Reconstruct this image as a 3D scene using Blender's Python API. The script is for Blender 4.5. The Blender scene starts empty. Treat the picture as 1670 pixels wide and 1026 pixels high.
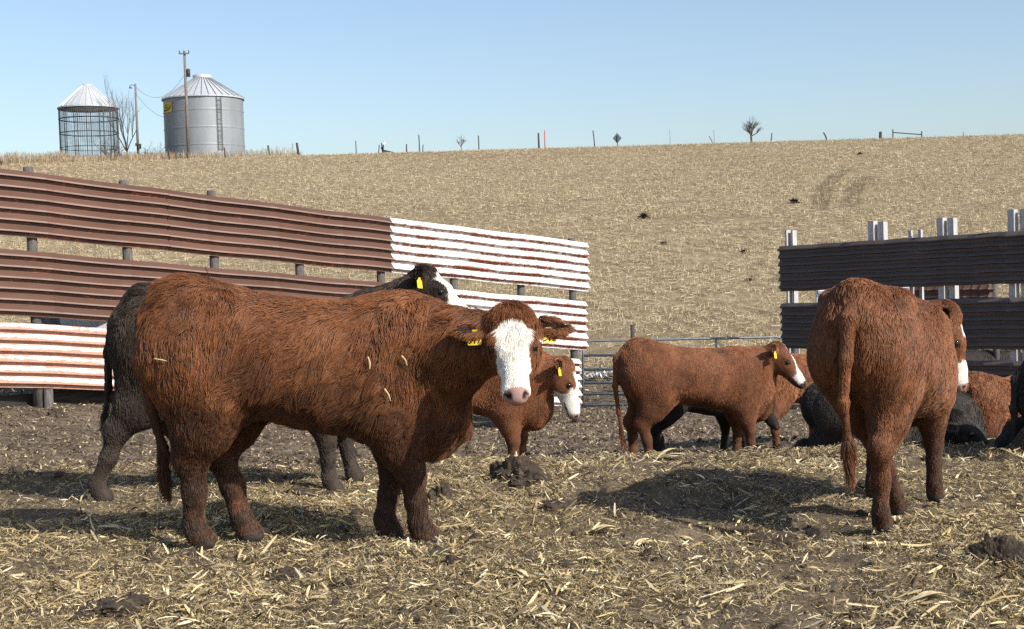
import bpy, bmesh, math, random
import numpy as np
from mathutils import Vector, Matrix, Quaternion
from mathutils.kdtree import KDTree

sc = bpy.context.scene
rng = np.random.default_rng(7)
random.seed(7)

# ------------------------------------------------------------------ camera, sky, sun, exposure
HC = 1.42            # eye height
F = 2294.0           # focal length in photo pixels (photo is 1670 x 1026)
PITCH, ROLL = math.radians(2.07), math.radians(1.9)
R0 = Vector((1, 0, 0)); U0 = Vector((0, math.sin(PITCH), math.cos(PITCH))); FW = Vector((0, math.cos(PITCH), -math.sin(PITCH)))
RT = R0 * math.cos(ROLL) - U0 * math.sin(ROLL)
UP = R0 * math.sin(ROLL) + U0 * math.cos(ROLL)
CAM = Vector((0, 0, HC))
cam_d = bpy.data.cameras.new("camera"); cam = bpy.data.objects.new("camera", cam_d)
sc.collection.objects.link(cam)
M = Matrix((( RT.x, UP.x, -FW.x, CAM.x), (RT.y, UP.y, -FW.y, CAM.y), (RT.z, UP.z, -FW.z, CAM.z), (0, 0, 0, 1)))
cam.matrix_world = M
cam_d.sensor_width = 36; cam_d.lens = F / 1670 * 36; cam_d.clip_end = 6000; cam_d.clip_start = 0.1
sc.camera = cam

SUN_EL = math.radians(36)
SUN_AZ = math.atan2(0.78, -0.63)          # clockwise from +Y
S = Vector((math.sin(SUN_AZ) * math.cos(SUN_EL), math.cos(SUN_AZ) * math.cos(SUN_EL), math.sin(SUN_EL)))
w = bpy.data.worlds.new("World"); sc.world = w; w.use_nodes = True
nt = w.node_tree; bg = nt.nodes["Background"]
sky = nt.nodes.new("ShaderNodeTexSky"); sky.sky_type = 'NISHITA'; sky.sun_disc = False
sky.sun_elevation = SUN_EL; sky.sun_rotation = SUN_AZ
sky.air_density = 1.0; sky.dust_density = 2.2; sky.ozone_density = 1.3; sky.altitude = 400
nt.links.new(sky.outputs[0], bg.inputs[0]); bg.inputs[1].default_value = 0.131
ld = bpy.data.lights.new("sun", 'SUN'); ld.energy = 5.0; ld.angle = math.radians(0.5); ld.color = (1.0, 0.95, 0.87)
lo = bpy.data.objects.new("sun", ld); sc.collection.objects.link(lo); lo.rotation_euler = S.to_track_quat('Z', 'Y').to_euler()
sc.view_settings.view_transform = 'Standard'; sc.view_settings.look = 'None'; sc.view_settings.gamma = 1
sc.view_settings.exposure = 0.40
sc.cycles.use_denoising = False
sc.cycles.max_bounces = 6; sc.cycles.diffuse_bounces = 3; sc.cycles.glossy_bounces = 3; sc.cycles.transmission_bounces = 4
sc.cycles.use_adaptive_sampling = False

# ------------------------------------------------------------------ helpers
def P(px, py, d):
    """world point at photo pixel px,py and depth d"""
    return CAM + FW * d + RT * ((px - 835) / F * d) - UP * ((py - 513) / F * d)

def link(o, parent=None):
    sc.collection.objects.link(o)
    if parent is not None: o.parent = parent
    return o

def tag(o, label=None, cat=None, group=None, kind=None):
    if label: o["label"] = label
    if cat: o["category"] = cat
    if group: o["group"] = group
    if kind: o["kind"] = kind
    return o

def empty(name, loc, yaw=0):
    o = bpy.data.objects.new(name, None); o.empty_display_size = 0.2
    o.location = loc; o.rotation_euler = (0, 0, yaw)
    return link(o)

def np_mesh(name, V, quads=None, tris=None, mat=None, parent=None, smooth=False, attrs=None):
    me = bpy.data.meshes.new(name)
    V = np.asarray(V, np.float32)
    polys = []; 
    nq = 0 if quads is None else len(quads); ntri = 0 if tris is None else len(tris)
    me.vertices.add(len(V)); me.vertices.foreach_set("co", V.ravel())
    idx = []
    if nq: idx.append(np.asarray(quads, np.int32).ravel())
    if ntri: idx.append(np.asarray(tris, np.int32).ravel())
    idx = np.concatenate(idx)
    me.loops.add(len(idx)); me.loops.foreach_set("vertex_index", idx)
    me.polygons.add(nq + ntri)
    st = np.concatenate([np.arange(nq) * 4, nq * 4 + np.arange(ntri) * 3]).astype(np.int32)
    me.polygons.foreach_set("loop_start", st)
    me.polygons.foreach_set("use_smooth", np.full(nq + ntri, smooth))
    for k, a in (attrs or {}).items():
        a = np.asarray(a, np.float32)
        if a.ndim == 1:
            at = me.attributes.new(k, 'FLOAT', 'POINT'); at.data.foreach_set("value", a)
        else:
            if a.shape[1] == 3: a = np.concatenate([a, np.ones((len(a), 1), np.float32)], 1)
            at = me.attributes.new(k, 'FLOAT_COLOR', 'POINT'); at.data.foreach_set("color", a.ravel())
    me.update(calc_edges=True); me.validate()
    if mat: me.materials.append(mat)
    return link(bpy.data.objects.new(name, me), parent)

class MB:
    """collects boxes, tubes and sweeps; build() links them as one mesh"""
    def __init__(s): s.v = []; s.f = []
    def add(s, vs, fs):
        b = len(s.v); s.v += [tuple(v) for v in vs]; s.f += [tuple(i + b for i in f) for f in fs]
    def box(s, c, sx, sy, sz, ax=None):
        c = Vector(c); X, Y, Z = ax or (Vector((1, 0, 0)), Vector((0, 1, 0)), Vector((0, 0, 1)))
        vs = [c + X * (a * sx / 2) + Y * (b * sy / 2) + Z * (d * sz / 2) for a in (-1, 1) for b in (-1, 1) for d in (-1, 1)]
        s.add(vs, [(0, 1, 3, 2), (4, 6, 7, 5), (0, 4, 5, 1), (2, 3, 7, 6), (0, 2, 6, 4), (1, 5, 7, 3)])
    def tube(s, pts, rad, n=6, cap=True):
        pts = [Vector(p) for p in pts]
        rad = rad if isinstance(rad, (list, tuple)) else [rad] * len(pts)
        ref = None; b = len(s.v)
        for i, p in enumerate(pts):
            t = (pts[min(i + 1, len(pts) - 1)] - pts[max(i - 1, 0)]).normalized()
            if ref is None: ref = t.orthogonal().normalized()
            ref = (ref - t * ref.dot(t)).normalized(); q = t.cross(ref)
            for k in range(n):
                a = 2 * math.pi * k / n
                s.v.append(tuple(p + (ref * math.cos(a) + q * math.sin(a)) * rad[i]))
        for i in range(len(pts) - 1):
            for k in range(n):
                k2 = (k + 1) % n
                s.f.append((b + i * n + k, b + i * n + k2, b + (i + 1) * n + k2, b + (i + 1) * n + k))
        if cap:
            s.f.append(tuple(b + k for k in range(n))[::-1])
            s.f.append(tuple(b + (len(pts) - 1) * n + k for k in range(n)))
    def lathe(s, c, prof, n=48):
        b = len(s.v); c = Vector(c)
        for r, z in prof:
            for k in range(n):
                a = 2 * math.pi * k / n
                s.v.append((c.x + r * math.cos(a), c.y + r * math.sin(a), c.z + z))
        for i in range(len(prof) - 1):
            for k in range(n):
                k2 = (k + 1) % n
                s.f.append((b + i * n + k, b + i * n + k2, b + (i + 1) * n + k2, b + (i + 1) * n + k))
    def build(s, name, mat, parent=None, smooth=False, origin=None):
        me = bpy.data.meshes.new(name)
        v = s.v
        if parent is not None or origin is not None:
            o3 = Vector(parent.location if origin is None else origin)
            v = [tuple(Vector(a) - o3) for a in v]
        me.from_pydata(v, [], s.f); me.update()
        if smooth: me.polygons.foreach_set("use_smooth", [True] * len(me.polygons))
        me.materials.append(mat)
        o = bpy.data.objects.new(name, me)
        if origin is not None and parent is None: o.location = origin
        return link(o, parent)

def _h(i, j, k, seed):
    n = (i.astype(np.int64) * 374761393 + j.astype(np.int64) * 668265263 + k.astype(np.int64) * 2147483647 + seed * 1274126177) & 0xffffffff
    n = ((n ^ (n >> 13)) * 1274126177) & 0xffffffff
    n = (n ^ (n >> 16)) & 0xffff
    return n / 65535.0

def vnoise(p, scale, seed=0):
    """value noise in [-1,1] at points p (N,3)"""
    q = np.asarray(p) / scale; i = np.floor(q).astype(np.int64); f = q - i; f = f * f * (3 - 2 * f)
    r = 0
    for a in (0, 1):
        for b in (0, 1):
            for c in (0, 1):
                wgt = (f[:, 0] if a else 1 - f[:, 0]) * (f[:, 1] if b else 1 - f[:, 1]) * (f[:, 2] if c else 1 - f[:, 2])
                r = r + wgt * _h(i[:, 0] + a, i[:, 1] + b, i[:, 2] + c, seed)
    return r * 2 - 1

def fbm2(x, y, scale, seed=0, oct=4):
    p = np.stack([np.ravel(x), np.ravel(y), np.zeros(np.size(x))], 1); r = 0; a = 1; t = 0
    for o in range(oct):
        r = r + a * vnoise(p, scale / 2 ** o, seed + o * 17); t += a; a *= 0.5
    return (r / t).reshape(np.shape(x))

def sstep(a, b, x):
    t = np.clip((np.asarray(x, float) - a) / (b - a), 0, 1); return t * t * (3 - 2 * t)

# ------------------------------------------------------------------ materials
def mat(name, rough=0.8, spec=0.3):
    m = bpy.data.materials.new(name); m.use_nodes = True
    b = m.node_tree.nodes["Principled BSDF"]; b.inputs["Roughness"].default_value = rough
    b.inputs["Specular IOR Level"].default_value = spec
    return m, m.node_tree, b

def N(nt, t, **kw):
    n = nt.nodes.new(t)
    for k, v in kw.items():
        if k in n.inputs: n.inputs[k].default_value = v
        else: setattr(n, k, v)
    return n

def ramp(nt, fac, stops):
    r = nt.nodes.new("ShaderNodeValToRGB"); e = r.color_ramp.elements
    while len(e) < len(stops): e.new(0.5)
    for el, (p, c) in zip(e, stops):
        el.position = p; el.color = (*c, 1) if len(c) == 3 else c
    nt.links.new(fac, r.inputs[0]); return r.outputs[0]

def noise(nt, scale, detail=5, rough=0.6, vec=None, dist=0):
    n = N(nt, "ShaderNodeTexNoise"); n.inputs["Scale"].default_value = scale; n.inputs["Detail"].default_value = detail
    n.inputs["Roughness"].default_value = rough; n.inputs["Distortion"].default_value = dist
    if vec is not None: nt.links.new(vec, n.inputs["Vector"])
    return n.outputs["Fac"]

def objco(nt, scale=(1, 1, 1), rot=(0, 0, 0)):
    tc = nt.nodes.new("ShaderNodeTexCoord"); mp = nt.nodes.new("ShaderNodeMapping")
    mp.inputs["Scale"].default_value = scale; mp.inputs["Rotation"].default_value = rot
    nt.links.new(tc.outputs["Object"], mp.inputs[0]); return mp.outputs[0]

def mix(nt, fac, a, b, mode='MIX'):
    m = nt.nodes.new("ShaderNodeMix"); m.data_type = 'RGBA'; m.blend_type = mode
    for s, v in ((0, fac), (6, a), (7, b)):
        if hasattr(v, "links"): nt.links.new(v, m.inputs[s])
        else: m.inputs[s].default_value = v if s == 0 else (*v, 1)
    return m.outputs[2]

def math_(nt, op, a, b=0.5):
    m = nt.nodes.new("ShaderNodeMath"); m.operation = op
    for i, v in enumerate((a, b)):
        if hasattr(v, "links"): nt.links.new(v, m.inputs[i])
        else: m.inputs[i].default_value = v
    return m.outputs[0]

def bump(nt, b, h, strength=0.4, dist=0.01):
    n = nt.nodes.new("ShaderNodeBump"); n.inputs["Strength"].default_value = strength; n.inputs["Distance"].default_value = dist
    nt.links.new(h, n.inputs["Height"]); nt.links.new(n.outputs[0], b.inputs["Normal"])

def attr(nt, name, out="Color"):
    a = nt.nodes.new("ShaderNodeAttribute"); a.attribute_name = name; return a.outputs[out]

def simple(name, c1, c2, scale=8, rough=0.8, spec=0.3, metal=0, stretch=(1, 1, 1), bmp=0.2):
    m, nt, b = mat(name, rough, spec)
    f = noise(nt, scale, 6, 0.65, objco(nt, stretch))
    nt.links.new(ramp(nt, f, [(0.3, c1), (0.7, c2)]), b.inputs["Base Color"])
    b.inputs["Metallic"].default_value = metal
    if bmp: bump(nt, b, f, bmp, 0.01)
    return m

MAT = {}
MAT['wood_post'] = simple("weathered_post", (0.045, 0.042, 0.045), (0.16, 0.145, 0.13), 14, 0.9, 0.15, stretch=(4, 4, 0.6), bmp=0.6)
MAT['pale_timber'] = simple("pale_timber", (0.28, 0.28, 0.29), (0.52, 0.51, 0.50), 16, 0.85, 0.2, stretch=(4, 4, 0.5), bmp=0.3)
MAT['dark_board'] = simple("dark_board", (0.015, 0.014, 0.013), (0.05, 0.045, 0.04), 9, 0.9, 0.1, stretch=(0.4, 0.4, 4))
MAT['gate_steel'] = simple("gate_steel", (0.10, 0.12, 0.135), (0.24, 0.26, 0.27), 9, 0.45, 0.5, metal=0.3, bmp=0.1)
MAT['pole_wood'] = simple("pole_wood", (0.10, 0.085, 0.08), (0.22, 0.19, 0.18), 3, 0.9, 0.2, stretch=(3, 3, .3))
MAT['dark_iron'] = simple("dark_iron", (0.02, 0.025, 0.03), (0.05, 0.055, 0.06), 5, 0.6, 0.3)
MAT['post_dark'] = simple("old_post", (0.03, 0.027, 0.025), (0.09, 0.08, 0.07), 5, 0.9, 0.2)
MAT['red_post'] = simple("red_post", (0.45, 0.05, 0.04), (0.6, 0.10, 0.07), 5, 0.7, 0.3)
MAT['white_paint'] = simple("white_paint", (0.55, 0.55, 0.54), (0.8, 0.8, 0.78), 6, 0.6, 0.3)
MAT['twig'] = simple("bare_twig", (0.07, 0.055, 0.045), (0.17, 0.14, 0.115), 3, 0.9, 0.1, bmp=0)
MAT['tyre'] = simple("dark_weed", (0.02, 0.017, 0.014), (0.06, 0.05, 0.04), 6, 0.95, 0.1)
MAT['tag_yellow'] = simple("tag_yellow", (0.62, 0.42, 0.02), (0.75, 0.52, 0.04), 20, 0.5, 0.4, bmp=0)
MAT['tag_ink'] = simple("tag_ink", (0.01, 0.01, 0.01), (0.02, 0.02, 0.02), 20, 0.7, 0.2, bmp=0)
MAT['eye'] = simple("cow_eye", (0.006, 0.005, 0.005), (0.015, 0.010, 0.008), 20, 0.08, 0.6, bmp=0)
MAT['sign_back'] = simple("sign_back", (0.07, 0.09, 0.11), (0.11, 0.13, 0.15), 4, 0.5, 0.5, metal=.3)
MAT['sign_yellow'] = simple("sign_yellow", (0.50, 0.36, 0.03), (0.62, 0.45, 0.05), 4, 0.6, 0.3, bmp=0)

def galv(name, c1, c2, metal, rough, vert):
    m, nt, b = mat(name, rough, 0.5)
    co = objco(nt, (1, 1, 1))
    f = noise(nt, 0.6, 6, 0.7, objco(nt, (1, 1, .25) if vert else (.3, .3, 2)))
    g = noise(nt, 5, 4, 0.6, co)
    c = ramp(nt, f, [(0.3, c1), (0.7, c2)])
    c = mix(nt, math_(nt, 'MULTIPLY', g, 0.35), c, (0.42, 0.44, 0.46))
    nt.links.new(c, b.inputs["Base Color"]); b.inputs["Metallic"].default_value = metal
    return m
MAT['galv_wall'] = galv("galvanised_wall", (0.14, 0.16, 0.18), (0.235, 0.26, 0.285), 0.25, 0.5, True)
MAT['galv_roof'] = galv("galvanised_roof", (0.38, 0.405, 0.43), (0.52, 0.54, 0.56), 0.2, 0.45, False)

def corrugated_mat(name, base1, base2, rust_amt, rust=((0.20, 0.055, 0.028), (0.32, 0.11, 0.065)), edge=(0.2, 0.17, 0.16)):
    """painted ribbed steel; 'rib' attribute runs 0..1 through each rib"""
    m, nt, b = mat(name, 0.55, 0.35)
    co = objco(nt, (1, 1, 1))
    big = noise(nt, 1.3, 5, 0.6, objco(nt, (0.6, 0.6, 3)))
    c = ramp(nt, big, [(0.35, base1), (0.65, base2)])
    # separate tone along the rib edges, broken up by noise
    rib = attr(nt, "rib", "Fac")
    sc1 = noise(nt, 9, 6, 0.7, objco(nt, (0.25, 0.25, 1.2)))
    e = math_(nt, 'MULTIPLY', ramp(nt, rib, [(0.46, (0, 0, 0)), (0.53, (1, 1, 1)), (0.60, (0, 0, 0))]), math_(nt, 'ADD', sc1, 0.1))
    c = mix(nt, e, c, edge)
    # rust: along rib bottoms and in specks
    sp = noise(nt, 26, 7, 0.72, objco(nt, (0.55, 0.55, 1)))
    lg = noise(nt, 2.6, 6, 0.65, objco(nt, (0.5, 0.5, 2.2)))
    ribw = ramp(nt, rib, [(0.0, (0.5, 0.5, 0.5)), (0.18, (.1, .1, .1)), (0.42, (.45, .45, .45)), (0.62, (1, 1, 1)), (1.0, (.8, .8, .8))])
    k = math_(nt, 'ADD', math_(nt, 'MULTIPLY', sp, 0.55), math_(nt, 'MULTIPLY', lg, 0.5))
    k = math_(nt, 'ADD', k, math_(nt, 'MULTIPLY', ribw, 0.35))
    th = 0.95 - 0.30 * rust_amt
    kf = ramp(nt, k, [(th - 0.03, (0, 0, 0)), (min(th + 0.05, 1), (1, 1, 1))])
    rc = ramp(nt, sp, [(0.35, rust[0]), (0.65, rust[1])])
    c = mix(nt, kf, c, rc)
    nt.links.new(c, b.inputs["Base Color"])
    bump(nt, b, sp, 0.15, 0.004)
    return m
MAT['brown_sheet'] = corrugated_mat("brown_sheet", (0.080, 0.039, 0.026), (0.112, 0.056, 0.039), 0.14, edge=(0.26, 0.19, 0.165))
MAT['white_sheet'] = corrugated_mat("white_sheet", (0.60, 0.59, 0.575), (0.71, 0.70, 0.685), 0.44, edge=(0.5, 0.42, 0.4))
MAT['rusty_sheet'] = corrugated_mat("rusty_white_sheet", (0.66, 0.64, 0.62), (0.78, 0.77, 0.75), 1.0, rust=((0.34, 0.145, 0.095), (0.50, 0.27, 0.20)), edge=(0.45, 0.25, 0.2))
MAT['dark_sheet'] = corrugated_mat("dark_brown_sheet", (0.070, 0.055, 0.050), (0.092, 0.072, 0.066), 0.02, edge=(0.06, 0.05, 0.05))

# ------------------------------------------------------------------ terrain
_ya = np.array([-50, 9.6, 10.1, 11.6, 14, 21, 24, 27, 34, 60, 100, 138, 150, 160, 175, 220, 400, 900, 4000.])
_za = np.array([0, 0, 0.02, -.30, -.47, -1.05, -1.10, -.85, -.02, 3.1, 7.9, 12.45, 13.65, 14.0, 13.9, 12.5, 6, -5, -60.])
_yb = np.array([-50, 9.6, 18, 24, 34, 60, 100, 138, 150, 160, 175, 220, 400, 900, 4000.])
_zb = np.array([0, 0, 0, -.1, .25, 3.1, 7.9, 12.45, 13.65, 14.0, 13.9, 12.5, 6, -5, -60.])
def G(x, y):
    x = np.asarray(x, float); y = np.asarray(y, float)
    s = sstep(-6.5, 0.3, x); r = 0
    for dl in (-.05, -.025, 0, .025, .05):
        yy = y * (1 + dl)
        r = r + (np.interp(yy, _ya, _za) * s + np.interp(yy, _yb, _zb) * (1 - s)) / 5
    r = r - 0.0042 * x * sstep(40, 150, y) * (1 - sstep(300, 500, np.abs(x)))
    r = r + 0.25 * np.sin(x / 17 + 1) * np.sin(y / 23) * sstep(35, 70, y) * (1 - sstep(125, 145, y))
    r = r - 0.13 * sstep(3.2, 4.2, x) * sstep(9.8, 11.2, y) * (1 - sstep(12.5, 15, y))
    return r
FEET = [(-1.73, 7.19), (-1.47, 7.41), (-.55, 7.10), (-.66, 7.37), (1.86, 7.17), (1.99, 7.75), (2.47, 8.02), (2.10, 8.10), (-2.62, 8.9), (-2.0, 9.2), (-1.2, 8.95), (-1.05, 9.25)]
def near_bump(x, y):
    a = 1 - sstep(10.5, 15, y)
    c = fbm2(x, y, 0.55, 3, 5); e = fbm2(x, y, 0.16, 9, 3); g = fbm2(x, y, 1.7, 5, 2)
    hole = np.clip(fbm2(x, y, 0.30, 21, 2) - 0.30, 0, 1)
    z = a * (0.045 * c + 0.022 * e + 0.045 * g - 0.12 * hole)
    lum = sstep(-.1, .35, fbm2(x, y, 1.0, 78, 3)) * a
    z = z + lum * (.050 * np.abs(fbm2(x, y, .22, 41, 3)) + .03 * np.abs(fbm2(x, y, .10, 43, 2)) - .012)
    cr = np.exp(-((y - 9.75) / 0.45) ** 2) * sstep(-0.6, 0.6, x)
    z = z + cr * (-0.03 + 0.04 * fbm2(x, y, 0.8, 31, 3))
    for fx, fy in FEET: z = z * (1 - .85 * np.exp(-((x - fx) ** 2 + (y - fy) ** 2) / .02))
    return z + (1 - a) * (0.05 * fbm2(x, y, 1.2, 13, 4) + .07 * np.abs(fbm2(x, y, .45, 15, 3)) * (1 - sstep(22, 27, y))) * (1 - sstep(60, 140, y))
def GB(x, y): return G(x, y) + near_bump(np.asarray(x, float), np.asarray(y, float))

def axis(lo, hi, step, far_lo, far_hi, g):
    a = list(np.arange(lo, hi, step)); st = step; v = a[-1]
    while v < far_hi: st *= g; v += st; a.append(v)
    st = step; v = a[0]; pre = []
    while v > far_lo: st *= g; v -= st; pre.append(v)
    return np.array(pre[::-1] + a)
gx = axis(-4.6, 6.0, 0.027, -1500, 1500, 1.07)
gy = axis(4.6, 11.6, 0.025, -200, 3500, 1.022)
GX, GY = np.meshgrid(gx, gy, indexing='ij')
GZ = GB(GX, GY)
nx, ny = GX.shape
ii = np.arange(nx * ny).reshape(nx, ny)
quads = np.stack([ii[:-1, :-1], ii[1:, :-1], ii[1:, 1:], ii[:-1, 1:]], -1).reshape(-1, 4)
def bed_mask(x, y):      # where straw bedding lies (1) rather than bare trodden dirt (0)
    m = 1 - sstep(9.6, 12.0, y + 1.6 * fbm2(x, y, 1.3, 44, 4))
    return m * (0.32 + 0.68 * sstep(-0.36, 0.14, fbm2(x, y, 1.0, 77, 4)))
stub = sstep(26, 30, GY + 1.5 * fbm2(GX, GY, 3, 8, 3)) 
stub = np.maximum(stub, (1 - sstep(-6.5, -1.5, GX)) * sstep(19, 22, GY))
bed = bed_mask(GX, GY)

m, nt, b = mat("ground", 0.95, 0.12)
co = objco(nt)
n1 = noise(nt, 1.6, 8, 0.65, co); n2 = noise(nt, 11, 8, 0.7, co); n3 = noise(nt, 60, 5, 0.7, co)
mud = ramp(nt, n2, [(0.3, (0.030, 0.021, 0.015)), (0.55, (0.078, 0.057, 0.041)), (0.75, (0.155, 0.12, 0.085))])
mud = mix(nt, math_(nt, 'MULTIPLY', n1, 0.55), mud, (0.15, 0.118, 0.088))
n4 = noise(nt, 3.4, 7, .75, objco(nt, (.6, 1.4, 1)))
dirt = ramp(nt, n2, [(0.3, (0.085, 0.063, 0.044)), (0.7, (0.25, 0.198, 0.138))])
dirt = mix(nt, ramp(nt, n4, [(0.42, (0, 0, 0)), (0.62, (.8, .8, .8))]), dirt, (0.055, 0.040, 0.030))
chaff = ramp(nt, n3, [(0.32, (0.05, 0.037, 0.024)), (0.52, (0.16, 0.122, 0.07)), (0.72, (0.37, 0.29, 0.165))])
bedf = math_(nt, 'MULTIPLY', attr(nt, "bed", "Fac"), ramp(nt, n2, [(0.38, (0.25, 0.25, 0.25)), (0.6, (1, 1, 1))]))
c = mix(nt, attr(nt, "bed", "Fac"), dirt, mud)
c = mix(nt, bedf, c, chaff)
# stubble field: thatch between rows
st1 = noise(nt, 3.2, 8, 0.75, objco(nt, (1, 0.45, 1), (0, 0, 0.35)))
st2 = noise(nt, 0.09, 5, 0.6, co)
st3 = noise(nt, 0.7, 6, 0.7, objco(nt, (0.35, 1.2, 1), (0, 0, -0.12)))
fld = ramp(nt, st1, [(0.3, (0.135, 0.103, 0.063)), (0.5, (0.27, 0.212, 0.128)), (0.7, (0.42, 0.34, 0.21))])
fld = mix(nt, ramp(nt, st2, [(0.35, (0.0, 0.0, 0.0)), (0.65, (.38, .38, .38))]), fld, (0.17, 0.125, 0.075))
fld = mix(nt, ramp(nt, st3, [(0.48, (0, 0, 0)), (0.68, (.75, .75, .75))]), fld, (0.15, 0.113, 0.074))
c = mix(nt, attr(nt, "stubble", "Fac"), c, fld)
nt.links.new(c, b.inputs["Base Color"])
hh = math_(nt, 'ADD', n2, math_(nt, 'MULTIPLY', n3, 0.5))
bump(nt, b, hh, 0.75, 0.03)
ground = np_mesh("ground", np.stack([GX, GY, GZ], -1).reshape(-1, 3), quads=quads, mat=m, smooth=True,
                 attrs={"stubble": stub.ravel(), "bed": bed.ravel()})
tag(ground, kind="structure", label="trodden feedlot yard rising into a harvested field")

def shards(name, x, y, z, ln, wd, yaw, pitch, col, matl, bend=None, seg=1, roll=None):
    """many little flat strips as one mesh"""
    n = len(x); d = np.stack([np.cos(yaw) * np.cos(pitch), np.sin(yaw) * np.cos(pitch), np.sin(pitch)], 1)
    s = np.stack([-np.sin(yaw), np.cos(yaw), np.zeros(n)], 1)
    up = np.cross(d, s)
    if roll is not None: s = s * np.cos(roll)[:, None] + up * np.sin(roll)[:, None]; up = np.cross(d, s)
    c0 = np.stack([x, y, z], 1); V = []
    for k in range(seg + 1):
        t = k / seg - 0.5
        c = c0 + d * (ln * t)[:, None]
        if bend is not None: c = c - up * (bend * ln * (4 * t * t - 1))[:, None] * -1
        tw = 1 - 0.5 * abs(2 * t) ** 2
        V.append(c + s * (wd * tw / 2)[:, None]); V.append(c - s * (wd * tw / 2)[:, None])
    V = np.stack(V, 1).reshape(-1, 3); m2 = 2 * (seg + 1)
    base = (np.arange(n) * m2)[:, None]
    Q = np.concatenate([base + np.array([2 * k, 2 * k + 1, 2 * k + 3, 2 * k + 2]) for k in range(seg)], 0)
    return np_mesh(name, V, quads=Q, mat=matl, attrs={"tint": np.repeat(col, m2, 0)})

m, nt, b = mat("dry_straw", 0.7, 0.25)
nt.links.new(attr(nt, "tint"), b.inputs["Base Color"])
MAT['straw'] = m

PAL = np.array([(0.52, 0.41, 0.21), (0.38, 0.285, 0.13), (0.68, 0.59, 0.38), (0.26, 0.19, 0.10), (0.165, 0.12, 0.07), (0.40, 0.32, 0.20), (0.085, 0.06, 0.04)])
def straw_cols(n, wts, seed):
    r = np.random.default_rng(seed); i = r.choice(len(PAL), n, p=np.array(wts) / sum(wts))
    return PAL[i] * r.uniform(0.75, 1.2, (n, 1))

def scatter_near(n, ymin, ymax, seed, power):
    r = np.random.default_rng(seed)
    u = r.random(int(n * 2.4)); y = ymin * (ymax / ymin) ** (u ** power)
    x = r.uniform(-1, 1, len(y)) * (0.47 * y + 0.6) + 0.12
    k = bed_mask(x, y) * (0.26 + 0.74 * sstep(-0.34, 0.18, fbm2(x, y, 0.42, 123, 3))) > r.random(len(y)) * 0.95
    x = x[k][:n]; y = y[k][:n]; return x, y, r
# fine chaff
x, y, r = scatter_near(400000, 4.9, 13.5, 11, 1.0); n = len(x)
shards("straw_chaff", x, y, GB(x, y) + r.uniform(0.0, 0.016, n), r.uniform(0.010, 0.042, n), r.uniform(0.0018, 0.006, n),
       r.uniform(0, 6.283, n), r.normal(0, 0.45, n), straw_cols(n, [3, 3, 1.8, 3.5, 3.5, 2, 3], 3), MAT['straw'], roll=r.normal(0, .6, n))
tag(bpy.data.objects["straw_chaff"], "fine straw chaff trodden into the yard mud", "straw", kind="stuff")
# stalks, leaves and husks
x, y, r = scatter_near(64000, 4.9, 12.8, 12, 1.0); n = len(x)
ln = np.clip(r.lognormal(-3.5, 0.64, n), 0.014, 0.24)
shards("straw_bedding", x, y, GB(x, y) + r.uniform(0.004, 0.035, n), ln, np.clip(ln * r.uniform(0.04, 0.19, n), 0.0025, 0.013),
       r.uniform(0, 6.283, n), r.normal(0, 0.36, n), straw_cols(n, [3, 3, 2.2, 3.6, 3, 2, 1.8], 4), MAT['straw'],
       bend=r.normal(0, 0.10, n), seg=3, roll=r.normal(0, .7, n))
tag(bpy.data.objects["straw_bedding"], "chopped cornstalk bedding strewn over the yard", "bedding", kind="stuff")
# broken dirt and litter on the trodden yard beyond the bedding
r = np.random.default_rng(14); n = 70000; y = 9.8 * (27 / 9.8) ** r.random(n); x = r.uniform(-1, 1, n) * (.46 * y + .5)
dc = np.array([(0.205, 0.158, 0.108), (0.062, 0.044, 0.030), (0.135, 0.100, 0.068), (0.46, 0.37, 0.21)])[r.choice(4, n, p=[.36, .22, .30, .12])]
shards("dirt_litter", x, y, GB(x, y) + r.uniform(0, .02, n), r.uniform(.015, .06, n) * (y / 14), r.uniform(.008, .03, n) * (y / 14), r.uniform(0, 6.28, n), r.normal(0, .5, n), dc, MAT['straw'], roll=r.normal(0, .5, n))
tag(bpy.data.objects["dirt_litter"], "broken dirt crust and litter on the trodden yard", "dirt", kind="stuff")
# stubble standing on the hill
r = np.random.default_rng(15); n0 = 430000
u = r.random(n0); y = 24 * (158 / 24) ** u; x = r.uniform(-1, 1, n0) * (0.40 * y + 2)
rows = np.round((x * 0.94 + y * 0.34) / 0.76) * 0.76      # planted in rows
off = rows - (x * 0.94 + y * 0.34) + r.normal(0, 0.13, n0); x = x + off * 0.94 * (r.random(n0) < .6)
keep = (((sstep(26, 30, y) > r.random(n0)) | ((x < -2) & (y > 20))) & (fbm2(x, y, 2.0, 61, 3) > -0.30 + r.normal(0, .20, n0)))
x = x[keep]; y = y[keep]; n = len(x); stand = r.random(n) < 0.36
ln = np.where(stand, r.uniform(0.07, 0.22, n), r.uniform(0.12, 0.42, n)); ln = ln * np.clip(.5 + y / 150, .5, 1.1); wd = r.uniform(0.007, 0.022, n) * (0.7 + y / 100)
pit = np.where(stand, r.uniform(0.9, 1.5, n), r.normal(0.05, 0.22, n))
cols = np.array([(0.44, 0.36, 0.225), (0.53, 0.45, 0.295), (0.35, 0.28, 0.17), (0.26, 0.20, 0.12), (0.62, 0.55, 0.41)])[r.choice(5, n, p=[.32, .2, .25, .17, .06])] * r.uniform(.8, 1.15, (n, 1))
shards("corn_stubble", x, y, GB(x, y) + np.where(stand, ln * .45, 0.04), ln, wd, r.uniform(0, 6.283, n), pit, cols, MAT['straw'], bend=r.normal(0, .06, n), seg=1, roll=r.normal(0, .8, n))
tag(bpy.data.objects["corn_stubble"], "pale corn stubble and stalk litter covering the hillside", "stubble", kind="stuff")
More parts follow.
